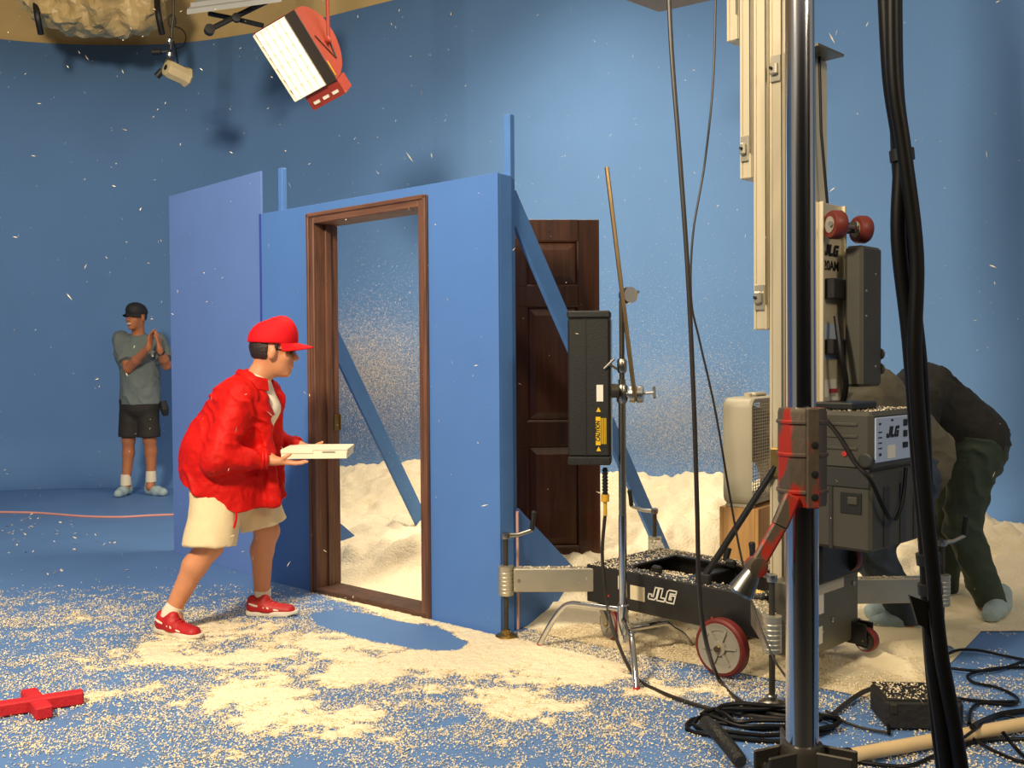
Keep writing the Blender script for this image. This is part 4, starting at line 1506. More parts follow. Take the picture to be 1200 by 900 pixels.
for (h, k_, a_) in ((hip1, kne1, ank1), (hip2, kne2, ank2)):
    S.cap(h + Vector((0.015, 0, 0)), k_, 0.128, 0.092, 0.03)
    S.cap(k_, a_ + Vector((0, 0, -0.02)), 0.092, 0.080, 0.02, cuts=[(a_ + Vector((0, 0, -0.045)), (0, 0, -1))])
S.mesh('jeans', 'jeans_green', bm_, 1, creases(0.016, 55, (0.5, 0.3, 0.9), 9.0))
cover_shoe(Vector((ank1.x + 0.09, ank1.y + 0.06, 0.004)), Vector((ank1.x - 0.10, ank1.y - 0.17, 0.004)), bm_)
cover_shoe(Vector((ank2.x + 0.07, ank2.y + 0.05, 0.004)), Vector((ank2.x - 0.2, ank2.y - 0.06, 0.004)), bm_)

# ------------------------------------------------------------------ the man in olive stooping behind the power unit
om = thing('person', 'person in olive T-shirt and blue jeans stooping behind the grey power unit', 'person', at(1062, 745, 4.7).xy.to_3d())
A = lambda px, py, dd=0.0: at(px, py, 4.72 + dd)
pel = A(1072, 538)
shc = A(1018, 470)
nbk = A(1000, 474)
hc = A(978, 498)
hf, hu = Vector((-0.5, -0.1, -0.85)), Vector((-0.85, 0, 0.5))
legsA = ((A(1078, 552, -0.10), A(1022, 640, -0.12), A(1062, 722, -0.08)), (A(1074, 552, 0.12), A(1018, 645, 0.16), A(1056, 716, 0.16)))
S = Sdf(np.array(A(940, 770)) - np.array((0.05, 0.4, 0.02)), np.array(A(1110, 415)) + np.array((0.1, 0.5, 0.05)), 0.009)
head_field(S, hc, hf, hu)
S.cap(nbk, hc + Vector((0.05, 0, 0.03)), 0.062, 0.056, 0.03)
S.cap(pel, shc, 0.13, 0.13, 0.03, flat=(0, 1, 0), q=1.2)
S.cap(shc, nbk, 0.12, 0.07, 0.03)
for (h, k_, a_) in legsA:
    S.cap(h, k_, 0.085, 0.06, 0.03)
    S.cap(k_, a_, 0.056, 0.042, 0.02)
    S.cap(a_, a_ + Vector((-0.01, -0.01, -0.06)), 0.04, 0.045, 0.02)
armA = ((A(1016, 478, -0.2), A(1008, 545, -0.22), A(990, 590, -0.10)), (A(1016, 478, 0.2), A(1004, 545, 0.24), A(985, 590, 0.16)))
for j_, (a_, b_, c_) in enumerate(armA):
    S.cap(a_, b_, 0.052, 0.042, 0.02)
    S.cap(b_, c_, 0.042, 0.03, 0.02)
    hand_field(S, c_, (-0.5, 0, -0.85), (-0.85, 0.1, 0.5), 1 if j_ == 0 else -1, curl=(20, 25, 20))
S.mesh('body', 'skin', om, 1)
face_parts(hc, hf, hu, om)
f_, u_, r_ = perp(hf, hu)
S = Sdf(np.array(hc) - 0.18, np.array(hc) + 0.18, 0.006)
S.ell(hc - f_ * 0.016 + u_ * 0.024, (0.106, 0.086, 0.108), (f_, r_, u_), 0.01, cuts=[(hc + f_ * 0.055 + u_ * 0.02, f_ * 0.9 - u_ * 0.45), (hc - u_ * 0.05, -u_)])
S.mesh('hair', 'hair_dark', om, 1)
S = Sdf(np.array(A(950, 640)) - np.array((0.05, 0.45, 0.0)), np.array(A(1125, 410)) + np.array((0.1, 0.5, 0.1)), 0.009)
S.cap(pel + Vector((0.05, 0, -0.02)), shc, 0.175, 0.175, 0.04, flat=(0, 1, 0), q=1.15, cuts=[(A(1099, 545), Vector((0.9, 0, -0.35)))])
S.cap(shc, nbk, 0.165, 0.088, 0.04, flat=(0, 1, 0), q=1.25)
for (a_, b_, c_) in armA:
    S.cap(a_, b_, 0.092, 0.088, 0.03, cuts=[(a_.lerp(b_, 0.8), b_ - a_)])
S.mesh('tshirt', 'tee_olive', om, 1, creases(0.020, 65, (0.5, 0.2, 0.8), 8.0))
S = Sdf(np.array(A(960, 770)) - np.array((0.05, 0.4, 0.02)), np.array(A(1125, 490)) + np.array((0.1, 0.5, 0.1)), 0.009)
S.cap(pel + Vector((0.0, 0, -0.03)), pel + Vector((0.0, 0, -0.10)), 0.13, 0.13, 0.03, flat=(0, 1, 0), q=1.15)
for (h, k_, a_) in legsA:
    S.cap(h, k_, 0.118, 0.092, 0.03)
    S.cap(k_, a_, 0.092, 0.078, 0.02, cuts=[(a_ + Vector((0, 0, -0.04)), (0, 0, -1))])
S.mesh('jeans', 'jeans_blue', om, 1, creases(0.016, 75, (0.5, 0.3, 0.9), 9.0))
for (h, k_, a_) in legsA:
    cover_shoe(Vector((a_.x + 0.08, a_.y + 0.03, 0.004)), Vector((a_.x - 0.2, a_.y - 0.05, 0.004)), om)

# ================================================================== EQUIPMENT
def rotz_axes(yaw):
    return Vector((math.cos(yaw), math.sin(yaw), 0)), Vector((-math.sin(yaw), math.cos(yaw), 0))


Z = Vector((0, 0, 1))

# ------------------------------------------------------------------ mast lift
LU = Vector((0.70, -0.714, 0)).normalized()
LV = Vector((-LU.y, LU.x, 0))
P1 = Vector((0.985, 3.90, 0))
LM = Matrix((LU, LV, Z)).transposed().to_4x4()
LM.translation = P1
lift = thing('mast_lift', 'black wheeled mast lift with tall cream telescoping mast and outriggers', 'lift', LM @ Vector((-0.4, 0.27, 0)))


def L(a, b, h):
    return LM @ Vector((a, b, h))


A0, B1 = -0.925, 0.56
H0, H1 = 0.168, 0.342
base = MB(LM).box((A0, 0.0, H0), (0.0, 0.045, H1), 0.006).box((A0, B1 - 0.045, H0), (0.0, B1, H1), 0.006) \
    .box((A0, 0.045, H0), (A0 + 0.045, B1 - 0.045, H1), 0.006).box((-0.05, 0.045, H0), (0.0, B1 - 0.045, H1), 0.006) \
    .box((-0.52, 0.045, H0 + 0.02), (-0.46, B1 - 0.045, H1 - 0.03), 0.005).build('base_frame', 'lift_black', lift)
MB(LM).box((A0 + 0.045, 0.045, H1 - 0.012), (A0 + 0.17, B1 - 0.045, H1 - 0.004)).build('deck_plate', 'lift_black', base, False)
MB(LM).box((A0 + 0.17, 0.045, H1 - 0.014), (-0.05, 0.10, H1 - 0.006)).build('deck_plate', 'lift_black', base, False)
MB(LM).box((A0 + 0.17, B1 - 0.10, H1 - 0.014), (-0.05, B1 - 0.045, H1 - 0.006)).build('deck_plate', 'lift_black', base, False)
MB(LM).box((-0.70, 0.10, H1 - 0.05), (-0.54, 0.30, H1 - 0.042)).build('deck_plate', 'lift_black', base, False)
for (a, b) in ((-0.60, 0.06), (-0.36, 0.06), (-0.44, 0.40), (-0.20, 0.44)):
    MB(LM).box((a, b, H1 - 0.006), (a + 0.05, b + 0.03, H1 + 0.03), 0.008).build('lug', 'lift_black', base)
# slot in the side beam and stickers
MB(LM).box((-0.665, -0.002, 0.225), (-0.60, 0.01, 0.275), 0.003).build('side_slot', 'label_white', base) if False else None
MB(LM).box((-0.665, -0.0015, 0.222), (-0.585, 0.003, 0.285)).build('slot_plate', 'sheet', base, False)
MB(LM).box((-0.735, -0.0012, 0.255), (-0.715, 0.003, 0.315)).build('sticker', 'label_white', base, False)
MB(LM).box((-0.17, 0.05, H1 - 0.005), (-0.05, 0.10, H1 - 0.003)).build('yellow_sticker', 'label_yellow', base, False)
for a in (-0.79, -0.235):
    MB(LM).lathe([(0.005, 0), (0.005, 0.003)], (a, 0, 0.215), (0, -1, 0), 10).build('red_marker', 'label_red', base)
block_text('JLG', 0.055, L(-0.49, -0.001, 0.268), LU, Z, 'label_white', base, outline=0.0055, squeeze=1.05)


def wheel(c, axis, r, w, parent, name='wheel', hub='wheel_grey', tyre='rubber_red', spokes=6):
    c = Vector(c)
    ax = Vector(axis).normalized()
    t = MB().lathe([(r * 0.80, -w * 0.5), (r * 0.93, -w * 0.5), (r, -w * 0.34), (r, w * 0.34), (r * 0.93, w * 0.5), (r * 0.80, w * 0.5)], c, ax, 36, ring=True).build(name, tyre, parent)
    MB().lathe([(r * 0.60, -w * 0.40), (r * 0.74, -w * 0.44), (r * 0.84, -w * 0.54), (r * 0.85, -w * 0.50), (r * 0.85, w * 0.5), (r * 0.84, w * 0.54), (r * 0.74, w * 0.44), (r * 0.60, w * 0.40)], c, ax, 32, ring=True).build('rim', hub, t)
    e1 = ax.orthogonal().normalized()
    e2 = ax.cross(e1)
    m = MB()
    for i in range(spokes):
        a = 2 * math.pi * i / spokes + 0.3
        d = e1 * math.cos(a) + e2 * math.sin(a)
        m.bar(c + d * r * 0.15, c + d * r * 0.70, w * 1.0, r * 0.10, up=tuple(ax.cross(d)))
    m.lathe([(r * 0.66, -w * 0.32), (r * 0.66, w * 0.32)], c, ax, 24)
    m.build('spokes', hub, t)
    MB().lathe([(r * 0.05, -w * 0.60), (r * 0.25, -w * 0.56), (r * 0.27, -w * 0.40), (r * 0.27, w * 0.40), (r * 0.25, w * 0.56), (r * 0.05, w * 0.60)], c, ax, 20).build('hub', hub, t)
    for sg in (-1, 1):
        MB().lathe([(r * 0.12, 0), (r * 0.12, 0.008), (r * 0.07, 0.014)], c + ax * sg * w * 0.56, ax * sg, 10).build('axle_nut', 'brass', t)
    return t


for b in (-0.055, B1 + 0.055):
    wheel(L(-0.15, b, 0.122), LV, 0.117, 0.05, lift, 'drive_wheel')
MB().tube([L(-0.15, -0.10, 0.122), L(-0.15, B1 + 0.10, 0.122)], 0.012, 10).build('axle', 'dark_steel', lift)
MB(LM).box((-0.18, -0.003, 0.10), (-0.12, 0.03, H0 + 0.01), 0.004).build('axle_block', 'lift_black', lift)
for b in (0.03, B1 - 0.03):
    w = wheel(L(-0.80, b, 0.080), (LV + LU * 0.35), 0.075, 0.04, lift, 'caster_wheel')
    ax = (LV + LU * 0.35).normalized()
    f = MB()
    for sg in (-1, 1):
        f.bar(L(-0.80, b, 0.080) + ax * 0.028 * sg, L(-0.835, b, H0 - 0.004) + ax * 0.028 * sg, 0.035, 0.004, up=tuple(ax))
    f.lathe([(0.04, 0), (0.04, 0.008)], L(-0.83, b, H0 - 0.012), (0, 0, 1), 16)
    f.build('caster_fork', 'steel', lift)
# rear block with its tip wheel
rb = MB(LM).box((0.001, 0.06, 0.10), (0.14, 0.53, 0.40), 0.008).build('rear_block', 'plate_grey', lift)
for (b, z) in ((0.12, 0.34), (0.12, 0.15), (0.48, 0.34), (0.48, 0.15), (0.30, 0.22)):
    MB(LM).lathe([(0.011, 0), (0.011, 0.006), (0.006, 0.009)], (0.14, b, z), (1, 0, 0), 10).build('bolt', 'steel', rb)
MB(LM).box((0.1395, 0.15, 0.26), (0.1412, 0.23, 0.37)).build('sticker', 'label_white', rb, False)
MB(LM).box((0.1395, 0.17, 0.14), (0.1412, 0.22, 0.21)).build('sticker', 'label_white', rb, False)
for (a, b, h, r) in ((0.19, 0.50, 0.108, 0.050), (0.18, 0.36, 0.47, 0.055)):
    wheel(L(a, b, h), LV, r, 0.04, lift, 'tip_wheel', hub='dark_steel', tyre='rubber_red', spokes=4)
    MB(LM).box((0.10, b - 0.034, h - 0.02), (a + 0.015, b - 0.026, h + 0.07), 0.003).box((0.10, b + 0.026, h - 0.02), (a + 0.015, b + 0.034, h + 0.07), 0.003).box((0.09, b - 0.034, h + 0.05), (0.15, b + 0.034, h + 0.075), 0.003).build('tip_wheel_bracket', 'lift_black', lift)

# outriggers: aluminium beam, jack sleeve, screw, foot, crank
corners = [(A0 + 0.02, 0.02, Vector((-1, 0.0, 0)), 0.40, 0.15), (-0.03, 0.02, Vector((-0.08, -1, 0)), 0.30, 1.9), (A0 + 0.02, B1 - 0.02, Vector((0.06, 1, 0)), 0.36, 2.9), (-0.02, B1 - 0.02, Vector((1, 0.04, 0)), 0.52, 0.35)]
for (a, b, d, ln, ca) in corners:
    d = d.normalized()
    s0 = L(a, b, 0.272)
    e = s0 + d * ln
    n = Vector((-d.y, d.x, 0))
    ob = MB().bar(s0 - d * 0.03, e - d * 0.035, 0.06, 0.108, b=0.004).build('outrigger', 'alu_beam', lift)
    MB().bar(s0 + d * 0.03, e - d * 0.05, 0.064, 0.010, b=0.002).build('beam_groove', 'alu', ob) if False else None
    MB().lathe([(0.008, -0.034), (0.008, 0.034)], e - d * 0.06, n, 12).build('beam_bolt', 'steel', ob)
    zs = [0.20, 0.215, 0.218, 0.232, 0.235, 0.250, 0.253, 0.268, 0.271, 0.286, 0.289, 0.305, 0.308, 0.335]
    pr = [(0.020, 0.195)]
    for i_, z in enumerate(zs):
        pr.append((0.034 if (i_ // 1) % 2 == 0 else 0.036, z))
    pr.append((0.020, 0.338))
    sl = MB().lathe(pr, Vector((e.x, e.y, 0)), Z, 20).build('jack_sleeve', 'alu_beam', ob)
    tilt = -d * 0.0
    MB().tube([Vector((e.x, e.y, 0.028)), Vector((e.x, e.y, 0.47))], 0.0115, 12).build('jack_screw', 'dark_steel', ob)
    MB().lathe([(0.001, 0.004), (0.050, 0.004), (0.052, 0.010), (0.044, 0.016), (0.022, 0.022), (0.020, 0.036), (0.010, 0.042)], Vector((e.x, e.y, 0.001)), Z, 24).build('jack_foot', 'brass' if ca == 0.15 else 'steel', ob)
    cx, cy = rotz_axes(ca)
    top = Vector((e.x, e.y, 0.475))
    ck = MB().lathe([(0.019, -0.014), (0.021, 0.0), (0.019, 0.012), (0.008, 0.016)], top, Z, 16)
    ck.tube([top, top + cx * 0.06 + Z * 0.002, top + cx * 0.125 + Z * 0.022], [0.013, 0.010, 0.009], 10)
    co = ck.build('crank', 'steel', ob)
    g0 = top + cx * 0.123 + Z * 0.02
    MB().lathe([(0.008, 0), (0.012, 0.01), (0.011, 0.06), (0.013, 0.085), (0.008, 0.092)], g0, Z + cx * 0.12, 12).build('crank_grip', 'grip_black', co)

# mast sections, each with grooves, edge lips, cable and latch
sec = [(0.078, 0.15, 0.34, 1.90), (0.008, 0.074, 0.34, 2.52), (-0.066, 0.004, 0.20, 3.30), (-0.140, -0.070, 1.405, 3.7), (-0.205, -0.144, 2.035, 4.1), (-0.268, -0.209, 2.62, 4.5)]
for i_, (a0, a1, z0, z1) in enumerate(sec):
    bb0 = 0.165
    ms_ = MB(LM).box((a0, bb0, z0), (a1, 0.385, z1), 0.004).build('mast_section', 'alu', lift)
    for q in (0.004, a1 - a0 - 0.016):
        MB(LM).box((a0 + q, bb0 - 0.006, z0), (a0 + q + 0.012, bb0, z1), 0.002).build('mast_rib', 'alu', ms_)
    MB(LM).tube([(a1 - 0.004, bb0 - 0.012, z0 + 0.1), (a1 - 0.008, bb0 - 0.012, z1)], 0.0022, 6).build('lift_wire', 'dark_steel', ms_)
    if i_ >= 2:
        zl = {2: 2.45, 3: 1.53, 4: 2.15, 5: 2.9}[i_]
        lt = MB(LM).box((a0 + 0.012, bb0 - 0.012, zl - 0.045), (a1 - 0.012, bb0 - 0.004, zl + 0.06), 0.002).build('latch_plate', 'alu_beam', ms_)
        MB(LM).box((a0 + 0.016, bb0 - 0.032, zl - 0.02), (a1 - 0.02, bb0 - 0.010, zl + 0.03), 0.006).build('latch', 'alu_beam', lt)
        MB(LM).lathe([(0.006, 0), (0.006, 0.012)], (a0 + 0.03, bb0 - 0.032, zl + 0.005), (0, -1, 0), 8).build('latch_pin', 'ink_black', lt)
# lettered back of the mast
bk = MB(LM).box((0.15, 0.17, 0.95), (0.157, 0.36, 1.90), 0.002).build('back_plate', 'alu', lift, False)
for b in (0.165, 0.345):
    MB(LM).box((0.157, b, 0.95), (0.172, b + 0.015, 1.90), 0.002).build('plate_rib', 'alu', bk, False)
block_text('JLG', 0.046, L(0.1585, 0.256, 1.715), LV, Z, 'ink_black', bk, squeeze=1.05)
text('20AM', 'lettering', 'ink_black', 0.054, L(0.1585, 0.256, 1.652), LV, Z, bk, fat=0.0008, squeeze=0.95)
MB(LM).box((0.1565, 0.20, 1.13), (0.1582, 0.30, 1.20)).build('sticker', 'label_white', bk, False)
MB(LM).box((0.1565, 0.24, 1.02), (0.1582, 0.31, 1.16)).build('sticker', 'label_white', bk, False)
MB(LM).box((0.1570, 0.24, 1.145), (0.1588, 0.31, 1.162)).build('sticker_band', 'label_red', bk, False)
MB(LM).box((0.1565, 0.20, 1.28), (0.1582, 0.33, 1.42)).build('sticker', 'panel_white', bk, False)
# loading rollers on the back
for b in (0.185, 0.40):
    c = L(0.215, b, 1.805)
    rl = MB().lathe([(0.030, -0.026), (0.050, -0.026), (0.056, -0.016), (0.056, 0.016), (0.050, 0.026), (0.030, 0.026)], c, LU * 0.6 + LV, 26, ring=True).build('roller', 'roller_red', lift)
    MB().lathe([(0.006, -0.030), (0.032, -0.028), (0.032, 0.028), (0.006, 0.030)], c, LU * 0.6 + LV, 20).build('roller_hub', 'wheel_grey', rl)
MB().tube([L(0.215, 0.14, 1.805), L(0.215, 0.44, 1.805)], 0.010, 10).build('roller_axle', 'steel', lift)
for b in (0.215, 0.33):
    MB(LM).box((0.158, b, 1.785), (0.225, b + 0.012, 1.83), 0.003).build('roller_bracket', 'lift_black', lift)
# chain and top guard of the second section
ch = MB()
for i_ in range(34):
    z = 1.90 + i_ * 0.0175
    ch.box((0.085, 0.228, z), (0.093, 0.246 if i_ % 2 else 0.242, z + 0.012), 0.002, LM)
ch.build('chain', 'dark_steel', lift)
MB(LM).box((0.05, 0.15, 2.505), (0.16, 0.36, 2.515)).build('top_guard', 'plate_grey', lift, False)
MB(LM).tube([(0.10, 0.27, 2.5), (0.105, 0.275, 2.2), (0.12, 0.30, 1.9)], 0.006, 8).build('control_cable', 'cable_black', lift)
# guard box on arms behind the mast
gb_ = MB(LM).box((0.20, 0.285, 1.17), (0.275, 0.46, 1.73), 0.012).build('guard_box', 'power_olive', lift)
for (z0, z1) in ((1.52, 1.60), (1.30, 1.36)):
    MB(LM).box((0.158, 0.20, z0), (0.20, 0.43, z1), 0.004).build('guard_arm', 'lift_black', gb_)
for (b, z) in ((0.32, 1.55), (0.32, 1.45), (0.40, 1.62), (0.40, 1.25)):
    MB(LM).lathe([(0.006, 0), (0.004, 0.004)], (0.275, b, z), (1, 0, 0), 8).build('rivet', 'steel', gb_)
for z in (1.24, 1.30):
    MB(LM).lathe([(0.02, -0.004), (0.024, 0.0), (0.02, 0.004)], (0.265, 0.457, z), (0, 1, 0), 12).build('cable_gland', 'power_dark', gb_)
MB(LM).tube(spline([(0.20, 0.22, 1.45), (0.23, 0.20, 1.3), (0.24, 0.22, 1.18), (0.21, 0.24, 1.09)], 5), 0.012, 8).build('control_hose', 'cable_black', lift)
# power unit
pu = MB(LM).box((0.145, 0.06, 0.56), (0.42, 0.49, 0.86), 0.012).build('power_unit', 'power_olive', lift)
MB(LM).box((0.14, 0.055, 0.862), (0.425, 0.495, 1.085), 0.016).build('power_cover', 'power_olive', pu)
MB(LM).box((0.15, 0.07, 0.855), (0.41, 0.48, 0.865)).build('cover_seam', 'ink_black', pu, False)
MB(LM).box((0.16, 0.053, 0.80), (0.415, 0.0595, 0.872), 0.002).build('dark_band', 'power_dark', pu, False)
for z in (0.94, 0.985, 1.03):
    MB(LM).box((0.17, 0.050, z), (0.37, 0.0555, z + 0.012), 0.002).build('vent_rib', 'power_olive', pu, False)
MB(LM).box((0.30, 0.0565, 0.70), (0.385, 0.0605, 0.78), 0.002).build('handle_recess', 'ink_black', pu, False)
MB(LM).box((0.33, 0.050, 0.735), (0.37, 0.058, 0.765), 0.004).build('handle', 'power_olive', pu)
MB(LM).box((0.255, 0.0545, 0.56), (0.27, 0.0605, 0.80), 0.002).build('edge_rib', 'power_dark', pu, False)
MB(LM).lathe([(0.010, 0), (0.010, 0.006)], (0.32, 0.055, 0.925), (0, -1, 0), 12).build('stop_button', 'label_red', pu)
MB(LM).lathe([(0.028, 0), (0.028, 0.010), (0.022, 0.014)], (0.405, 0.055, 0.905), (0, -1, 0), 18).build('turn_knob', 'power_dark', pu)
for b in (0.16, 0.30, 0.42):
    MB(LM).box((0.4195, b, 0.57), (0.4235, b + 0.05, 0.80), 0.002).build('face_groove', 'power_dark', pu, False)
cp = MB(LM).box((0.425, 0.075, 0.895), (0.431, 0.375, 1.062), 0.002).build('control_panel', 'panel_white', pu, False)
block_text('JLG', 0.042, L(0.4312, 0.215, 1.005), LV, Z, 'ink_black', cp, squeeze=1.0)
for (b, z, w, h) in ((0.305, 1.022, 0.03, 0.026), (0.305, 0.980, 0.03, 0.026), (0.300, 0.938, 0.04, 0.022), (0.10, 1.035, 0.012, 0.008), (0.10, 0.92, 0.014, 0.01), (0.20, 1.045, 0.014, 0.008)):
    MB(LM).box((0.431, b, z), (0.436, b + w, z + h), 0.002).build('button', 'ink_black', cp, False)
for i_ in range(4):
    MB(LM).box((0.4308, 0.095, 0.945 + i_ * 0.020), (0.4318, 0.125, 0.950 + i_ * 0.020)).build('print_line', 'ink_black', cp, False)
MB(LM).box((0.4308, 0.17, 0.905), (0.4325, 0.235, 0.955)).build('sticker', 'label_white', cp, False)
MB(LM).tube(spline([(0.20, 0.06, 1.09), (0.30, 0.035, 1.0), (0.37, 0.03, 0.90), (0.43, 0.03, 0.84), (0.455, 0.10, 0.72), (0.45, 0.19, 0.67), (0.445, 0.27, 0.74), (0.44, 0.31, 0.86)], 6), 0.008, 8).build('power_lead', 'cable_black', lift)
MB(LM).box((0.12, 0.10, 0.40), (0.20, 0.45, 0.565), 0.01).build('unit_bracket', 'lift_black', lift)
MB(LM).box((0.16, 0.10, 1.086), (0.33, 0.30, 1.115), 0.006).build('top_tray', 'lift_black', lift)
# diagonal brace rod of the mast
br = MB().tube([L(-0.30, 0.03, H1 + 0.02), L(-0.03, 0.155, 0.845)], 0.0135, 12).build('mast_brace', 'lift_black', lift)
MB(LM).box((-0.335, 0.018, H1 - 0.01), (-0.26, 0.042, H1 + 0.045), 0.006).build('brace_bracket', 'lift_black', br)
MB(LM).box((-0.055, 0.145, 0.80), (-0.005, 0.165, 0.92), 0.006).build('brace_clamp', 'brass', br)
for (a, b) in ((-0.50, 0.50), (-0.33, 0.46)):
    MB().tube([L(a, b, H1), L(a + 0.01, b + 0.01, H1 + 0.06)], [0.014, 0.017], 8).build('tie_knob', 'grip_black', lift)
# snow lying on the lift's deck
pts = []
for (a0, a1, b0, b1, h, n) in ((A0, A0 + 0.17, 0, B1, H1 + 0.001, 900), (A0, 0, 0, 0.10, H1 + 0.001, 500), (A0, 0, B1 - 0.1, B1, H1 + 0.001, 900), (-0.70, -0.54, 0.1, 0.3, H1 - 0.04, 700), (0.15, 0.42, 0.06, 0.49, 1.087, 350)):
    for i_ in range(n):
        p = L(random.uniform(a0, a1), random.uniform(b0, b1), h)
        pts.append((p.x, p.y, p.z))
for (a, b, d, ln, ca) in corners:
    for i_ in range(150):
        t = random.uniform(0.03, ln - 0.05)
        n = Vector((-d.y, d.x, 0)).normalized()
        p = L(a, b, 0.327) + d.normalized() * t + n * random.uniform(-0.03, 0.03)
        pts.append((p.x, p.y, p.z))
o = chips(np.array(pts), 0.0040, 0.6, 1.0, 'settled_flakes', 'snow_flake')
o.parent = lift
o.location = o.location - lift.location
o['kind'] = 'stuff'

# ------------------------------------------------------------------ box fan on a wooden crate
fyaw = R(56)
fx, fy = rotz_axes(fyaw)                 # fx across the grille, fy through the fan (away)
fc = at(880, 594, 4.80)
FMx = Matrix((fx, fy, Z)).transposed().to_4x4()
FMx.translation = Vector((fc.x, fc.y, fc.z))
FZ = fc.z
fan = thing('box_fan', 'square beige-grey box fan with wire grille standing on a wooden crate', 'fan', FMx @ Vector((0.26, 0.065, 0)))
W_, T_ = 0.53, 0.14
hs = MB(FMx)
rr = 0.05
ring = []
for (cx, cz, a0) in ((W_ - rr, W_ - rr, 0), (rr, W_ - rr, 90), (rr, rr, 180), (W_ - rr, rr, 270)):
    for k_ in range(6):
        a = R(a0 + 18 * k_)
        ring.append((cx + rr * math.cos(a), cz + rr * math.sin(a)))
n = len(ring)
vs = []
for (s_, y) in ((0.90, 0.006), (0.975, -0.004), (1.0, 0.008), (1.0, T_ - 0.008), (0.975, T_ + 0.004), (0.90, T_ - 0.006), (0.90, 0.006)):
    for (x, z) in ring:
        vs.append(((x - W_ / 2) * s_ + W_ / 2, y, (z - W_ / 2) * s_ + W_ / 2))
fs = []
for i_ in range(6):
    for j_ in range(n):
        fs.append((i_ * n + j_, i_ * n + (j_ + 1) % n, (i_ + 1) * n + (j_ + 1) % n, (i_ + 1) * n + j_))
hs.add(vs, fs).build('housing', 'fan_housing', fan)
gl = []
for i_ in range(15):
    t = 0.045 + i_ * (W_ - 0.09) / 14
    gl.append(MB(FMx).tube([(t, 0.004, 0.03), (t, 0.004, W_ - 0.03)], 0.0022, 6).build('grille_bar', 'fan_grille', fan))
for i_ in range(30):
    t = 0.035 + i_ * (W_ - 0.07) / 29
    gl.append(MB(FMx).tube([(0.03, 0.0, t), (W_ - 0.03, 0.0, t)], 0.0022, 6).build('grille_bar', 'fan_grille', fan))
for i_ in range(10):
    t = 0.05 + i_ * (W_ - 0.10) / 9
    MB(FMx).tube([(0.03, T_ - 0.002, t), (W_ - 0.03, T_ - 0.002, t)], 0.0022, 6).build('grille_bar', 'fan_grille', fan)
MB(FMx).lathe([(0.06, 0), (0.075, 0.01), (0.075, 0.06), (0.05, 0.07)], (W_ / 2, 0.03, W_ / 2), (0, 1, 0), 24).build('motor', 'fan_blade', fan)
for i_ in range(5):
    a0 = R(72 * i_)
    vs = []
    for r_i, rad in enumerate((0.06, 0.12, 0.18, 0.225)):
        for s_ in (-1, 1):
            a = a0 + s_ * (0.26 + 0.05 * r_i)
            for th in (0, 0.004):
                vs.append((W_ / 2 + math.cos(a) * rad, 0.065 + s_ * 0.028 + th, W_ / 2 + math.sin(a) * rad))
    fs = []
    for k_ in range(3):
        b_ = k_ * 4
        fs += [(b_, b_ + 2, b_ + 6, b_ + 4), (b_ + 1, b_ + 5, b_ + 7, b_ + 3), (b_, b_ + 4, b_ + 5, b_ + 1), (b_ + 2, b_ + 3, b_ + 7, b_ + 6)]
    fs += [(0, 1, 3, 2), (12, 14, 15, 13)]
    MB(FMx).add(vs, fs).build('blade', 'fan_blade', fan)
MB(FMx).box((W_ / 2 - 0.08, 0.04, W_), (W_ / 2 + 0.08, 0.10, W_ + 0.02), 0.008).build('handle', 'fan_housing', fan)
MB(FMx).lathe([(0.022, 0), (0.020, 0.018), (0.008, 0.02)], (0.12, 0.06, W_), (0, 0, 1), 14).build('dial', 'fan_housing', fan)
for a in (0.02, W_ - 0.06):
    MB(FMx).box((a, 0.0, -0.012), (a + 0.04, T_, 0.006), 0.004).build('foot', 'fan_housing', fan)
crate = thing('apple_box', 'upright pale wooden crate under the box fan', 'crate', Vector((FMx.translation.x, FMx.translation.y, 0)) + fx * 0.26 + fy * 0.07)
KM = FMx.copy()
KM.translation = Vector((fc.x, fc.y, 0)) + fx * 0.02 - fy * 0.03
ch_ = FZ - 0.0125
for (lo_, hi_, nm) in (((0, 0, 0.003), (0.46, 0.018, ch_), 'side_board'), ((0, 0.182, 0.003), (0.46, 0.20, ch_), 'side_board'), ((0, 0.0185, 0.003), (0.018, 0.1815, ch_), 'end_board'), ((0.442, 0.0185, 0.003), (0.46, 0.1815, ch_), 'end_board'), ((0.0185, 0.0185, ch_ - 0.018), (0.4415, 0.1815, ch_), 'top_board')):
    MB(KM).box(lo_, hi_, 0.002).build(nm, 'pale_wood', crate, False)

# ------------------------------------------------------------------ C-stand
cs0 = Vector((0.468, 4.21, 0))
cst = thing('grip_stand', 'chrome three-legged grip stand holding the black lamp bank', 'light stand', cs0)
tops = at(735, 352, 4.21).z
for (foot, hz) in ((gr(632, 758), 0.215), (gr(746, 809), 0.175), (gr(811, 758), 0.128)):
    d = (foot - cs0)
    ln = d.length
    d.normalize()
    pts = [cs0 + Z * hz + d * 0.015, cs0 + Z * hz + d * ln * 0.45, cs0 + Z * (hz - 0.004) + d * ln * 0.62, cs0 + Z * (hz - 0.03) + d * ln * 0.72, cs0 + Z * (hz * 0.5) + d * ln * 0.86, foot + Z * 0.008]
    lg = MB().tube(spline(pts, 6), 0.0125, 12).build('leg', 'chrome', cst)
    MB().tube([foot + Z * 0.002, foot + Z * 0.014 - d * 0.004], 0.0135, 12).build('red_tip', 'label_red', lg)
MB().lathe([(0.012, 0.075), (0.020, 0.08), (0.022, 0.11), (0.024, 0.112), (0.024, 0.235), (0.019, 0.24)], cs0, Z, 18).build('leg_hub', 'chrome', cst)
MB().tube([cs0 + Z * 0.10, cs0 + Z * 0.62], 0.0175, 16).build('column', 'chrome', cst)
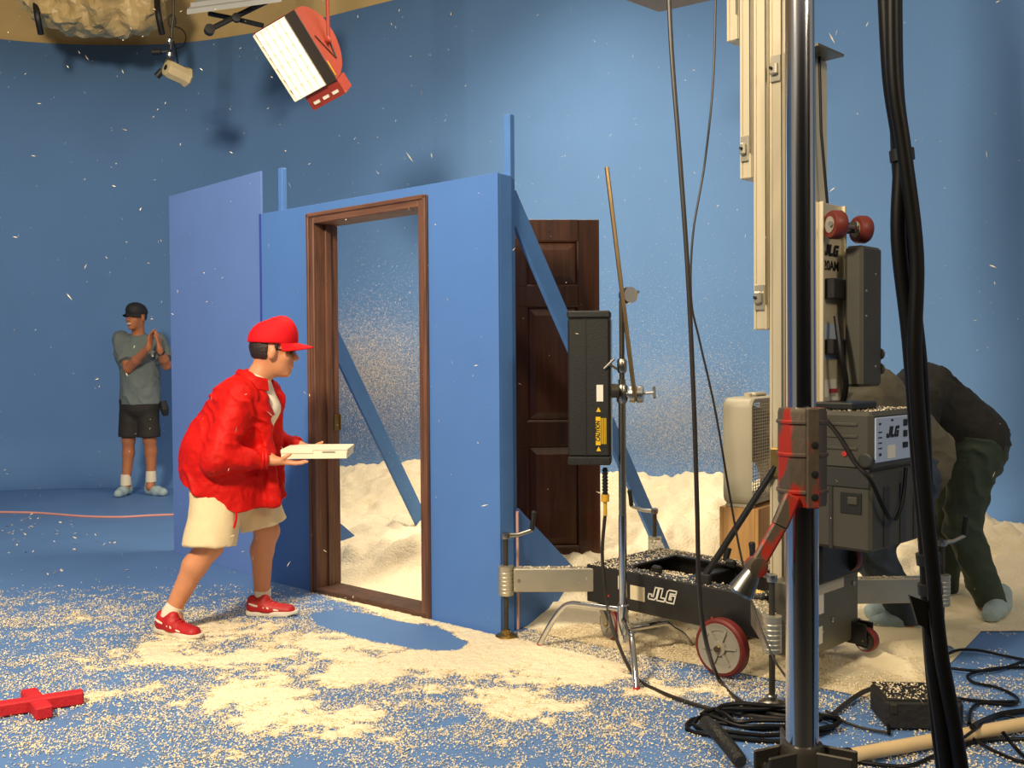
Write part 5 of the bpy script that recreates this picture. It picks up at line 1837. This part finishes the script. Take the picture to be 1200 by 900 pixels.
MB().tube([cs0 + Z * 0.62, cs0 + Z * 1.20], 0.0160, 16).build('column', 'steel', cst)
MB().tube([cs0 + Z * 1.20, cs0 + Z * tops], 0.0110, 14).build('riser', 'dark_steel', cst)
kz = at(735, 460, 4.21).z
MB().lathe([(0.018, 0), (0.024, 0.01), (0.024, 0.07), (0.018, 0.08)], cs0 + Z * (kz - 0.045), Z, 16).build('collar', 'steel', cst)
MB().lathe([(0.016, 0), (0.021, 0.01), (0.021, 0.05), (0.016, 0.06)], cs0 + Z * (at(735, 437, 4.21).z), Z, 16).build('collar', 'steel', cst)


def tee(c, axis, ln, parent):
    c = Vector(c)
    ax = Vector(axis).normalized()
    o_ = MB().tube([c, c + ax * ln], 0.006, 8)
    q = ax.orthogonal().normalized()
    o_.tube([c + ax * ln - q * 0.03, c + ax * ln + q * 0.03], 0.006, 8)
    return o_.build('tee_handle', 'steel', parent)


# top grip head and the long arm
hd0 = at(736, 346, 4.21)
gh = MB().lathe([(0.012, -0.024), (0.034, -0.022), (0.036, -0.006), (0.030, 0.0), (0.036, 0.006), (0.034, 0.022), (0.012, 0.024)], hd0, (0.5, -1, 0), 22).build('grip_head', 'chrome', cst)
tee(hd0, (0.6, 0.9, 0), 0.055, gh)
a0 = at(711, 196, 4.17)
a1 = at(744, 466, 4.17)
MB().tube([a0, a1], 0.0095, 12).build('grip_arm', 'bronze_rod', cst)
hd1 = at(746, 462, 4.20)
gh2 = MB().lathe([(0.012, -0.03), (0.036, -0.028), (0.038, -0.006), (0.030, 0.0), (0.038, 0.006), (0.036, 0.028), (0.012, 0.03)], hd1, (1, -0.25, 0), 22).build('grip_head', 'steel', cst)
tee(hd1, (1, -0.2, 0.1), 0.075, gh2)
MB().tube([cs0 + Z * hd1.z, hd1], 0.016, 12).build('head_spigot', 'steel', cst)
MB().tube([cs0 + Z * kz, at(714, 462, 4.19)], 0.012, 12).build('lamp_spigot', 'steel', cst)
MB().lathe([(0.02, -0.02), (0.03, -0.015), (0.03, 0.015), (0.02, 0.02)], at(720, 458, 4.19), (1, 0, 0), 16).build('lamp_clamp', 'dark_steel', cst)
tee(at(722, 432, 4.19), (-0.6, -0.6, 0.4), 0.05, cst)
# the black lamp bank
lb0 = at(666, 545, 4.19)
lb1 = at(714, 364, 4.19)
yaw = R(-8)
bx_, by_ = rotz_axes(yaw)
LBM = Matrix((bx_, by_, Z)).transposed().to_4x4()
LBM.translation = lb0
lw, lh = (lb1.x - lb0.x), (lb1.z - lb0.z)
bank = thing('lamp_bank', 'tall narrow black lamp housing with yellow caution label, back to camera', 'lamp', LBM @ Vector((lw / 2, 0.06, 0)))
MB(LBM).box((0, 0, 0.035), (lw, 0.13, lh - 0.03), 0.008).build('housing', 'bank_black', bank)
MB(LBM).box((-0.003, -0.004, 0.0), (lw + 0.003, 0.134, 0.036), 0.006).build('end_cap', 'bank_black', bank)
MB(LBM).box((-0.003, -0.004, lh - 0.031), (lw + 0.003, 0.134, lh), 0.006).build('end_cap', 'bank_black', bank)
MB(LBM).box((lw, 0.01, 0.04), (lw + 0.006, 0.125, lh - 0.035), 0.002).build('side_rail', 'steel', bank)
for x in (0.02, lw * 0.5, lw - 0.02):
    MB(LBM).lathe([(0.005, 0), (0.004, 0.003)], (x, -0.004, 0.018), (0, -1, 0), 8).build('rivet', 'steel', bank)
MB(LBM).box((lw * 0.42, -0.0025, 0.036), (lw * 0.44, 0.001, lh - 0.031)).build('seam', 'ink_black', bank, False)
MB(LBM).box((lw - 0.056, -0.0018, 0.27), (lw - 0.028, 0.001, 0.34)).build('sticker', 'label_white', bank, False)
yl = MB(LBM).box((lw - 0.062, -0.0016, 0.075), (lw - 0.012, 0.001, 0.225)).build('caution_label', 'ink_black', bank, False)
MB(LBM).box((lw - 0.060, -0.0022, 0.085), (lw - 0.040, 0.0, 0.205)).build('label_band', 'label_yellow', yl, False)
text('CAUTION', 'lettering', 'ink_black', 0.024, LBM @ Vector((lw - 0.0500, -0.0024, 0.145)), Z, -bx_, yl, fat=0.0006, squeeze=0.80)
for i_ in range(4):
    x = lw - 0.037 + i_ * 0.006
    MB(LBM).box((x, -0.0022, 0.090), (x + 0.003, 0.0, 0.200)).build('print_line', 'label_yellow', yl, False)
for z in (0.060, 0.226):
    MB().prism([LBM @ Vector((lw - 0.058, -0.0018, z)), LBM @ Vector((lw - 0.038, -0.0018, z)), LBM @ Vector((lw - 0.048, -0.0018, z + 0.02))], -by_ * 0.001).build('warning_triangle', 'label_yellow', yl, False)
pc = at(709, 548, 4.22)
pl = MB()
for i_ in range(8):
    z = -0.012 - i_ * 0.014
    pl.lathe([(0.009, 0), (0.013, 0.003), (0.013, 0.009), (0.009, 0.012)], pc + Z * (z - 0.006), Z, 12)
pl.tube([pc, pc - Z * 0.13], 0.010, 10).build('plug', 'black_rubber', bank)
MB().tube([pc - Z * 0.115, pc - Z * 0.145], 0.018, 12).build('tape_knot', 'yellow_tape', bank)
MB().tube([pc - Z * 0.14, pc - Z * 0.205], 0.0085, 10).build('yellow_sleeve', 'yellow_tape', bank)
pts = [pc - Z * 0.20, at(706, 640, 4.26), at(707, 668, 4.26), at(712, 712, 4.24), at(721, 745, 4.16), gr(742, 790, 0.012), gr(772, 810, 0.012), gr(830, 830, 0.012), gr(890, 840, 0.012), gr(945, 845, 0.012)]
MB().tube(spline(pts, 8), 0.0075, 8).build('lamp_cable', 'cable_brown', bank)

# ------------------------------------------------------------------ big chrome stand near the camera
q0 = at(940, 870, 2.30)
q0.z = 0
bs = thing('crank_stand', 'tall chrome crank stand with a chipped red cast collar', 'light stand', q0)
zc0, zc1 = at(940, 592, 2.30).z, at(940, 477, 2.30).z
zh = at(940, 872, 2.30).z
MB().tube([q0 + Z * (zh - 0.02), q0 + Z * (zc0 + 0.05)], 0.0375, 32).build('lower_pole', 'pole_chrome', bs)
MB().tube([q0 + Z * (zc0 + 0.05), q0 + Z * 3.6 + Vector((-0.01, 0, 0))], 0.0320, 32).build('upper_pole', 'pole_chrome', bs)
# collar: eight-sided casting with a flange split and bolt holes
prof_ = [(0.040, zc0), (0.054, zc0 + 0.002), (0.056, zc0 + 0.012), (0.056, zc1 - 0.012), (0.053, zc1 - 0.002), (0.036, zc1)]
cl_ = MB().lathe(prof_, q0, Z, 10).build('collar', 'collar_paint', bs, ang=20)
fl = Vector((0.08, -1, 0)).normalized()
rt_ = Vector((1, 0.08, 0))
MB().bar(q0 + fl * 0.052 + rt_ * 0.003 + Z * zc0, q0 + fl * 0.052 + rt_ * 0.003 + Z * zc1, 0.030, 0.022, up=tuple(fl), b=0.003).build('collar_flange', 'collar_paint', cl_)
for z in (0.06, 0.115, 0.185):
    MB().lathe([(0.0085, 0.0), (0.0085, 0.002), (0.006, 0.0025)], q0 + fl * 0.0625 + rt_ * 0.006 + Z * (zc0 + z * 0.95 - 0.03), fl, 14).build('bolt_hole', 'ink_black', cl_)
for z in (0.03, 0.115, 0.19):
    MB().lathe([(0.0565, 0), (0.060, 0.003), (0.060, 0.008), (0.0565, 0.011)], q0 + Z * (zc0 + z), Z, 10).build('collar_rib', 'collar_paint', cl_, ang=20)
# crank arm and handle
c0 = q0 + Vector((-0.035, -0.045, 0)) + Z * (zc0 + 0.03)
c1 = at(886, 664, 2.24)
ca = MB().bar(c0, c0.lerp(c1, 0.45) + Vector((0.006, 0, 0)), 0.026, 0.036, up=(1, 0, 0.4), b=0.005).bar(c0.lerp(c1, 0.42) + Vector((0.006, 0, 0)), c1, 0.022, 0.034, up=(1, 0, 0.4), b=0.005).build('crank_arm', 'collar_paint', bs)
MB().lathe([(0.006, -0.018), (0.022, -0.016), (0.022, 0.016), (0.006, 0.018)], c1, (0.25, -1, 0), 16).build('crank_boss', 'collar_paint', ca)
MB().lathe([(0.016, 0), (0.020, 0.01), (0.031, 0.055), (0.028, 0.062), (0.01, 0.063)], c1 + Vector((-0.006, 0, -0.008)), (-0.45, 0.1, -0.85), 18).build('crank_handle', 'steel', ca)
# leg hub and legs
hb = MB().lathe([(0.038, zh - 0.10), (0.052, zh - 0.098), (0.052, zh - 0.012), (0.046, zh + 0.004), (0.038, zh + 0.006)], q0, Z, 20).build('leg_hub', 'dark_steel', bs)
for (ang, ) in ((205,), (330,), (85,)):
    d = Vector((math.cos(R(ang)), math.sin(R(ang)), 0))
    n = Vector((-d.y, d.x, 0))
    s0 = q0 + Z * (zh - 0.045)
    MB().bar(s0 + d * 0.03 + n * 0.026, s0 + d * 0.12 + n * 0.026, 0.008, 0.085, b=0.003).bar(s0 + d * 0.03 - n * 0.026, s0 + d * 0.12 - n * 0.026, 0.008, 0.085, b=0.003).build('leg_bracket', 'dark_steel', hb)
    MB().tube([s0 + d * 0.09 - n * 0.036, s0 + d * 0.09 + n * 0.036], 0.009, 8).build('leg_pin', 'steel', hb)
    lg = MB().bar(s0 + d * 0.08, q0 + d * 0.58 + Z * 0.02, 0.036, 0.036, b=0.004).build('leg', 'lift_black', bs)
    MB().lathe([(0.001, 0), (0.035, 0.0), (0.035, 0.012), (0.02, 0.03)], q0 + d * 0.58 + Z * 0.001, Z, 16).build('leg_foot', 'black_rubber', lg)
    MB().bar(q0 + Z * 0.10 + d * 0.03, q0 + d * 0.36 + Z * 0.14, 0.018, 0.012, b=0.002).build('leg_strut', 'dark_steel', lg)
MB().tube([q0 + Z * 0.07, q0 + Z * (zh - 0.09)], 0.024, 16).build('center_tube', 'dark_steel', bs)

# ------------------------------------------------------------------ cables
def cable(pts, r, label, m='cable_black', name='cable', n=8, group=None):
    o_ = MB().tube(spline(pts, n), r, 9).build(name, m)
    return tag(o_, label, 'cable', group)


# heavy bundle hanging near the camera
cbz = 2.15
cb = thing('cable_bundle', 'thick bundle of black power cables hanging down taped together', 'cable', Vector((at(1095, 800, cbz).x, cbz, 0)))
paths = [
    ([(1036, -40), (1043, 90), (1055, 180), (1053, 280), (1066, 400), (1078, 560), (1086, 650), (1092, 760), (1105, 860), (1116, 960), (1128, 1130)], 0.0165, 0.00),
    ([(1046, -40), (1048, 90), (1060, 180), (1074, 300), (1072, 420), (1082, 560), (1092, 660), (1102, 760), (1120, 860), (1134, 960), (1146, 1110)], 0.0155, -0.03),
    ([(1041, -40), (1050, 80), (1052, 180), (1062, 300), (1072, 420), (1078, 560), (1085, 650), (1088, 730), (1096, 830), (1108, 940), (1118, 1120)], 0.0145, 0.03),
    ([(1050, -40), (1052, 100), (1062, 190), (1066, 300), (1080, 430), (1086, 560), (1090, 650), (1096, 740), (1112, 850), (1126, 960), (1140, 1090)], 0.013, 0.02),
]
for (pp, r, dz) in paths:
    MB().tube(spline([at(x, y, cbz + dz) for x, y in pp], 6), r, 12).build('cable', 'cable_black', cb)
for (x, y) in ((1057, 182), (1088, 655), (1090, 690)):
    d = at(x + 2, y + 20, cbz) - at(x, y, cbz)
    MB().lathe([(0.020, -0.014), (0.026, -0.012), (0.026, 0.012), (0.020, 0.014)], at(x, y, cbz), d, 14).build('tape_wrap', 'black_rubber', cb)
MB().prism([at(1066, 698, 2.12), at(1088, 706, 2.12), at(1088, 738, 2.12), at(1076, 732, 2.12)], (0, 0.01, 0)).build('tape_flag', 'cable_black', cb, False)

cable([at(783, -30, 3.55), at(787, 60, 3.55), at(797, 190, 3.55), at(806, 320, 3.55), at(813, 470, 3.55), at(817, 600, 3.55), at(819, 680, 3.56), at(826, 745, 3.62), gr(842, 795, 0.02), gr(868, 822, 0.012), gr(905, 837, 0.012), gr(960, 842, 0.012)], 0.0085, 'thick brown cable hanging straight down past the lift to the floor', 'cable_brown')
cable([at(839, -30, 3.7), at(836, 90, 3.7), at(826, 190, 3.7), at(812, 275, 3.7), at(810, 350, 3.7), at(820, 400, 3.7), at(838, 480, 3.7), at(855, 580, 3.7), at(868, 650, 3.68), at(884, 715, 3.62), at(906, 770, 3.5), at(925, 800, 3.4), gr(945, 842, 0.012)], 0.0042, 'thin dark cable swinging from above across the box fan', 'cable_brown')

# coil on the floor
cc = gr(893, 853)
coil = thing('cable_coil', 'coiled black cable lying on the floor beside the crank stand', 'cable', cc)
for i_ in range(5):
    pts = []
    rx_ = 0.26 - 0.022 * i_
    ry_ = 0.13 - 0.012 * i_
    for k_ in range(24):
        a = 2 * math.pi * k_ / 24
        pts.append(cc + Vector((math.cos(a) * rx_ + 0.02 * math.sin(3 * a + i_) + 0.015 * (i_ % 3), math.sin(a) * ry_ + 0.012 * math.cos(2 * a + i_ * 2), 0.009 + 0.011 * i_ + 0.004 * math.sin(5 * a + i_))))
    MB().tube(pts, 0.0078, 8, closed=True).build('loop', 'cable_black', coil)
sl0, sl1 = at(829, 842, 3.42), at(868, 886, 3.10)
o = MB().tube(spline([gr(826, 846, 0.07), gr(838, 856, 0.075), gr(852, 872, 0.05), gr(868, 893, 0.03)], 6), [0.010] + [0.024] * 17 + [0.020], 12).build('flex_sleeve', 'ribbed_black')
tag(o, 'short ribbed black sleeve dusted with flakes lying across the coil', 'hose')
# floor cables
cable([gr(975, 838, 0.012), gr(1000, 818, 0.02), gr(1020, 808, 0.03), gr(1040, 808, 0.008)], 0.009, 'stub of black cable curling off the drop cloth', 'cable_brown')
cable([gr(968, 833, 0.01), gr(990, 846, 0.01), gr(1015, 854, 0.01), gr(1042, 859, 0.01)], 0.005, 'thin black cable running to the small black box', 'cable_brown')
cable([gr(1042, 860, 0.01), gr(1041, 842, 0.03), gr(1052, 825, 0.07), gr(1068, 812, 0.10), gr(1085, 812, 0.09), gr(1120, 818, 0.02), gr(1155, 822, 0.01), gr(1190, 822, 0.01)], 0.006, 'black cable looping over the small black box')
cable([gr(1104, 770, 0.02), gr(1122, 762, 0.025), gr(1146, 762, 0.025), gr(1175, 768, 0.015), gr(1215, 776, 0.012)], 0.006, 'black cable crossing the far edge of the drop cloth')
cable([gr(1112, 783, 0.02), gr(1150, 786, 0.02), gr(1185, 780, 0.012), gr(1225, 764, 0.012)], 0.006, 'black cable crossing the drop cloth beside its twin')
cable([gr(1225, 783, 0.01), gr(1180, 782, 0.012), gr(1150, 786, 0.012), gr(1134, 792, 0.012), gr(1142, 800, 0.01), gr(1170, 806, 0.01), gr(1192, 818, 0.01), gr(1185, 826, 0.01), gr(1150, 824, 0.01), gr(1138, 832, 0.01), gr(1136, 848, 0.01)], 0.006, 'wavy black cable snaking over bare blue floor at the cloth corner')
cable([gr(1140, 852, 0.06), gr(1160, 842, 0.02), gr(1180, 836, 0.02), gr(1215, 832, 0.02)], 0.011, 'thick black cable end arching behind the wooden pole')
cable([gr(1140, 866, 0.03), gr(1165, 880, 0.01), gr(1195, 892, 0.01), gr(1225, 894, 0.01)], 0.006, 'black cable trailing in front of the wooden pole', n=6)
cable([gr(1000, 892, 0.01), gr(1060, 898, 0.01), gr(1100, 884, 0.01), gr(1150, 868, 0.012), gr(1220, 866, 0.012)], 0.007, 'long black cable lying alongside the wooden pole')
cable([gr(1175, 858, 0.06), gr(1188, 874, 0.02), gr(1205, 888, 0.01), gr(1230, 880, 0.01)], 0.0065, 'short black cable draped across the wooden pole')
cable([gr(1130, 864, 0.06), gr(1150, 850, 0.05), gr(1172, 838, 0.02), gr(1210, 846, 0.012)], 0.005, 'thin black cable crossing over the wooden pole')

o = cable([gr(-30, 600, 0.008), gr(40, 601, 0.008), gr(95, 605, 0.008), gr(140, 606, 0.008), gr(180, 604, 0.008), gr(230, 603, 0.008), gr(300, 606, 0.008)], 0.010, 'pale pink cord stretched along the floor by the blue wall', 'cord_pink', 'extension_cord')

# small black box
kb = gr(1086, 858)
KB = Matrix.Translation(kb) @ Matrix.Rotation(R(-4), 4, 'Z')
bxx = thing('ballast_box', 'small black equipment box dusted with snow on the floor', 'box', kb)
MB(KB).box((-0.135, 0.0, 0.004), (0.125, 0.20, 0.105), 0.010).build('case', 'crate_dark', bxx)
MB(KB).box((-0.130, 0.005, 0.105), (0.120, 0.195, 0.110), 0.003).build('lid', 'crate_dark', bxx)
for x in (-0.11, 0.10):
    MB(KB).box((x - 0.012, -0.004, 0.06), (x + 0.012, 0.002, 0.095), 0.003).build('latch', 'dark_steel', bxx)
pts = np.c_[RNG.uniform(-0.125, 0.115, 300), RNG.uniform(0.01, 0.19, 300), np.full(300, 0.111)]
pw = np.array([tuple(KB @ Vector(p)) for p in pts])
o = chips(pw, 0.005, 0.5, 1.0, 'settled_flakes', 'snow_flake')
o.parent = bxx
o.location = o.location - bxx.location
o['kind'] = 'stuff'

# wooden pole on the floor
p0, p1 = gr(978, 889, 0.03), gr(1235, 842, 0.03)
wp = thing('wooden_pole', 'long pale wooden pole lying on the floor beside the crank stand', 'pole', Vector(((p0.x + p1.x) / 2, (p0.y + p1.y) / 2, 0)))
MB().tube([p0, p0.lerp(p1, 0.5), p1], 0.0225, 20).build('shaft', 'dowel_wood', wp)
d = (p1 - p0).normalized()
MB().lathe([(0.020, -0.03), (0.026, -0.028), (0.026, 0.03), (0.022, 0.032)], p0 + d * 0.03, d, 16).build('end_cap', 'black_rubber', wp)

# pink stick leaning on the flat's corner
s0, s1 = gr(607, 738), at(606, 599, 4.70)
o = MB().tube([Vector((s0.x, s0.y, 0.003)), Vector((s0.x, s0.y - 0.004, s1.z))], 0.0075, 10).build('stick', 'stick_pink')
tag(o, 'slim pink stick standing upright by the corner of the door flat', 'stick')

# red foam cross
xc = gr(46, 833)
xm = thing('floor_mark', 'bright red foam cross lying on the snowy floor', 'floor mark', xc)
u1 = (gr(95, 826) - gr(-6, 842)).normalized()
u2 = Vector((-u1.y, u1.x, 0))
d2 = (gr(60, 846) - gr(38, 820)).normalized()
c_ = Vector((xc.x - 0.01, xc.y, 0.0275))
MB().bar(c_ - u1 * 0.16, c_ + u1 * 0.16, 0.055, 0.048, b=0.006).build('long_bar', 'foam_red', xm)
MB().bar(c_ + d2 * 0.028, c_ + d2 * 0.13, 0.058, 0.0475, b=0.006).build('cross_arm', 'foam_red', xm)
MB().bar(c_ - d2 * 0.028, c_ - d2 * 0.13, 0.058, 0.0475, b=0.006).build('cross_arm', 'foam_red', xm)

# ------------------------------------------------------------------ overhead things
# red softlight: half-round drum, louvred front
RZ = 6.0
r0 = at(345, 11, RZ)                       # top of the near chord
cvec = at(395, 93, RZ + 0.2) - r0
cl_len = cvec.length
cvec.normalize()
wv = min((at(298, 40, RZ + 0.02 * k_) - r0 for k_ in range(5, 60)), key=lambda v: abs(v.normalized().dot(cvec)))
WW = wv.length
FLW = WW * 0.24
wv = (wv - cvec * wv.dot(cvec)).normalized()
nf = cvec.cross(wv).normalized()
if nf.y > 0:
    nf = -nf                               # out of the front, towards camera and left
sl_ = thing('soft_light', 'lit red softlight with white louvred front hanging overhead', 'lamp', r0 + cvec * cl_len / 2)


def RP(c, w, d):
    """c along the chord, w across, d behind the front"""
    return r0 + cvec * c * cl_len + wv * w - nf * d


arc = [(0.0, 0.0)] + [(0.5 - 0.5 * math.cos(R(a)), 0.38 * math.sin(R(a)) + 0.015) for a in range(8, 176, 12)] + [(1.0, 0.0)]
for w in (0.0, WW):
    MB().prism([RP(c, w, d) for c, d in arc], wv * 0.006).build('side_plate', 'fixture_red', sl_, False)
dv, df = [], []
for (c, d) in arc:
    for w in (0.007, WW - 0.001):
        for t in (0.0, 0.006):
            dv.append(RP(0.5 + (c - 0.5) * (1 - t), w, d * (1 - t * 2)))
for i_ in range(len(arc) - 1):
    b_ = i_ * 4
    df += [(b_, b_ + 2, b_ + 6, b_ + 4), (b_ + 1, b_ + 5, b_ + 7, b_ + 3)]
MB().add(dv, df).build('drum', 'fixture_red', sl_)
MB().prism([RP(0.015, 0.01, 0.014), RP(0.985, 0.01, 0.014), RP(0.985, WW - 0.002, 0.014), RP(0.015, WW - 0.002, 0.014)], -nf * 0.004).build('diffuser', 'lamp_glow', sl_, False)
MB().prism([RP(0.0, 0.0, 0.0), RP(1.0, 0.0, 0.0), RP(1.0, FLW, 0.0), RP(0.0, FLW, 0.0)], nf * 0.012).build('front_flange', 'fixture_dark', sl_, False)
for i_ in range(6):
    w = FLW + (WW - FLW) * i_ / 5
    MB().prism([RP(0.02, w, 0.012), RP(0.98, w, 0.012), RP(0.98, w, -0.028), RP(0.02, w, -0.028)], wv * 0.004).build('louver', 'louver_white', sl_, False)
for i_ in range(7):
    c = 0.02 + 0.96 * i_ / 6
    MB().prism([RP(c, FLW, 0.012), RP(c, WW, 0.012), RP(c, WW, -0.028), RP(c, FLW, -0.028)], cvec * 0.004).build('louver', 'louver_white', sl_, False)
bxq = MB()
bq = [RP(1.005, 0.0, 0.0), RP(1.005, WW * 0.80, 0.0), RP(1.005, WW * 0.80, 0.17), RP(1.005, 0.0, 0.17)]
MB().prism(bq, cvec * 0.095 - nf * 0.0).build('ballast', 'fixture_red', sl_, False)
for i_ in range(3):
    w = WW * (0.10 + i_ * 0.23)
    MB().prism([RP(1.11, w, -0.001), RP(1.15, w, -0.001), RP(1.15, w + WW * 0.14, -0.001), RP(1.11, w + WW * 0.14, -0.001)], nf * 0.004).build('vent', 'label_white', sl_, False)
MB().prism([RP(0.74, -0.002, 0.004), RP(0.95, -0.002, 0.004), RP(0.95, -0.002, 0.014), RP(0.74, -0.002, 0.014)], -wv * 0.004).build('hinge', 'yellow_tape', sl_, False)
pv = RP(0.56, -0.012, 0.20)
yk = MB().tube([pv, pv + Z * 0.02, Vector((pv.x - 0.01, pv.y, 4.4))], 0.012, 10)
yk.build('yoke', 'fixture_red', sl_)
MB().lathe([(0.006, -0.01), (0.024, -0.01), (0.024, 0.012), (0.010, 0.016)], pv, -wv, 14).build('yoke_knob', 'fixture_red', sl_)
MB().bar(RP(0.40, -0.004, 0.06), RP(0.80, -0.004, 0.18), 0.004, 0.006, up=tuple(nf)).build('tilt_slot', 'fixture_dark', sl_)
MB().bar(RP(0.80, -0.004, 0.18), RP(0.62, -0.006, 0.225), 0.006, 0.014, up=tuple(nf)).build('tilt_lever', 'fixture_dark', sl_)
MB().tube([Vector((pv.x - 0.01, pv.y, 4.4)), Vector((pv.x - 0.01, pv.y, 6.28))], 0.018, 10).build('drop_pipe', 'dark_steel', sl_)

# small lamp on clamps
HZ = 8.5
hz = lambda x, y, d=0.0: at(x, y, HZ + d)
hl_ = thing('clamp_lamp', 'small beige lamp hanging from a chain of knuckle clamps', 'lamp', hz(203, 90))
MB().tube([hz(203, -40), hz(203, 20), hz(201, 35), hz(200, 58)], 0.012, 8).build('hanger', 'dark_steel', hl_)
MB().tube(spline([hz(203, 16), hz(206, 26), hz(200, 34), hz(197, 22), hz(203, 16)], 5), 0.010, 6).build('chain_hook', 'dark_steel', hl_)
for (x, y, r) in ((199, 48, 0.030), (199, 64, 0.032), (198.5, 74, 0.042)):
    c = hz(x, y)
    MB().lathe([(0.004, -r), (r * 0.7, -r * 0.75), (r, 0), (r * 0.7, r * 0.75), (0.004, r)], c, (0.3, -0.5, 1), 16).build('knuckle', 'steel', hl_)
for (x0, y0, x1, y1) in ((197, 60, 184, 61), (196, 76, 187, 86)):
    c, d = hz(x0, y0), hz(x1, y1)
    h_ = MB().tube([c, d], 0.009, 8).build('clamp_arm', 'steel', hl_)
    e = (d - c).normalized()
    MB().lathe([(0.014, -0.04), (0.028, -0.036), (0.028, 0.036), (0.014, 0.04)], d, e, 12).build('clamp_grip', 'grip_black', h_)
lc_ = hz(209, 86)
la = Vector((-0.55, -0.65, 0.18)).normalized()
lb_ = MB().lathe([(0.050, 0.12), (0.068, 0.115), (0.078, 0.09), (0.075, -0.04), (0.090, -0.08), (0.07, -0.10)], lc_, la, 8).build('lamp_body', 'lamp_beige', hl_, ang=25)
MB().lathe([(0.018, 0.119), (0.024, 0.119), (0.024, 0.124), (0.004, 0.125)], lc_, la, 14).build('bulb_hole', 'ink_black', lb_)
MB().tube(spline([hz(203, 48), hz(206, 58), hz(208, 72), hz(209, 78)], 5), 0.006, 6).build('lamp_lead', 'cable_black', hl_)
MB().tube(spline([hz(205, 31), hz(214, 35), hz(218, 44), hz(214, 54), hz(205, 57)], 6), 0.005, 6).build('spare_lead', 'cable_black', hl_)

# crumpled tan foil bundle under the beige wall
fcn = at(112, -5, 9.6)
S = Sdf(np.array(fcn) - np.array((0.95, 0.6, 0.6)), np.array(fcn) + np.array((0.95, 0.6, 0.8)), 0.045)
S.ell(fcn + Vector((0.0, 0, 0.06)), (0.66, 0.34, 0.38), None, 0.1)
S.ell(fcn + Vector((0.25, -0.03, 0.0)), (0.40, 0.30, 0.34), None, 0.1)
S.ell(fcn + Vector((-0.30, 0, 0.14)), (0.36, 0.30, 0.36), None, 0.1)


def crumple(P, N):
    a = np.abs(fbm(P * 3.0, 3, 91) - 0.5) * 2
    b = np.abs(fbm(P * 7.0, 2, 92) - 0.5) * 2
    return 0.22 * (0.35 - a) + 0.10 * (0.3 - b)


fb = thing('foil_bundle', 'bulky bundle wrapped in crumpled tan foil hanging overhead', 'bundle', fcn)
fw = S.mesh('foil_wrap', 'foil_tan', fb, 0, crumple)
fw.data.polygons.foreach_set('use_smooth', [False] * len(fw.data.polygons))
for (x, y) in ((42, 30), (184, 30)):
    MB().tube(spline([at(x, -40, 9.4), at(x, 0, 9.35), at(x + 2, 20, 9.32), at(x + 6, 40, 9.4)], 4), 0.03, 8).build('strap', 'black_rubber', fb)
MB().tube([at(105, -45, 9.6), at(105, -200, 9.6)], 0.02, 8).build('hanger', 'dark_steel', fb)

# grey tray fixture with crossed black arms
gt = thing('tray_light', 'pale grey tray fixture hanging overhead on crossed black arms', 'lamp', at(275, 12, 7.8))
q = [at(219, 17, 7.8), at(330, 2, 7.8), at(345, -22, 8.2), at(250, -12, 8.2)]
MB().prism(q, (0, 0, 0.04)).build('tray', 'grey_paint', gt, False)
MB().prism([q[0] + Vector((0.02, 0.03, 0.04)), q[1] + Vector((-0.02, 0.03, 0.04)), q[1] + Vector((-0.02, 0.05, 0.04)), q[0] + Vector((0.02, 0.05, 0.04))], (0, 0, 0.06)).build('tray_lip', 'grey_paint', gt, False)
MB().tube([at(247, 34, 7.9), at(275, 20, 7.95), at(312, 2, 8.0)], 0.022, 8).build('arm', 'grip_black', gt)
MB().tube([at(245, 16, 8.05), at(275, 22, 8.0), at(308, 30, 7.95)], 0.020, 8).build('arm', 'grip_black', gt)
MB().lathe([(0.006, -0.03), (0.04, -0.028), (0.04, 0.028), (0.006, 0.03)], at(245.5, 35, 7.88), (0.5, -1, 0.1), 16).build('round_knob', 'grip_black', gt)
MB().lathe([(0.01, -0.02), (0.035, -0.018), (0.035, 0.018), (0.01, 0.02)], at(277, 21, 7.93), (0.3, -1, 0.1), 12).build('arm_pivot', 'grip_black', gt)
MB().tube([at(285, -2, 8.05), at(285, -160, 8.05)], 0.016, 8).build('hanger', 'dark_steel', gt)

# board hanging at the top
hb_ = thing('hung_board', 'corner of a grey-brown board hanging high above the set', 'board', at(772, 10, 6.2))
q = [at(772, 14, 6.2), at(838, -2, 6.5), at(800, -40, 7.4), at(715, -12, 6.7)]
zz = q[0].z
q = [gr(772, 14, zz), gr(835, -1, zz), gr(835, -1, zz) + Vector((-0.35, -0.9, 0)), gr(735, 0, zz) + Vector((0.25, -0.75, 0)), gr(733, 0, zz)]
q = [gr(772, 14, zz), gr(835, 0, zz), gr(835, 0, zz) + (gr(835, 0, zz) - gr(772, 14, zz)) * 0.5 , gr(733, 0, zz) + (gr(733, 0, zz) - gr(772, 14, zz)) * 0.5]
MB().prism(q, (0, 0, 0.02)).build('panel', 'board_grey', hb_, False)
cq = (q[0] + q[1] + q[2] + q[3]) / 4
MB().tube([cq + Z * 0.02, Vector((cq.x, cq.y, 6.28))], 0.012, 8).build('hanger', 'dark_steel', hb_)
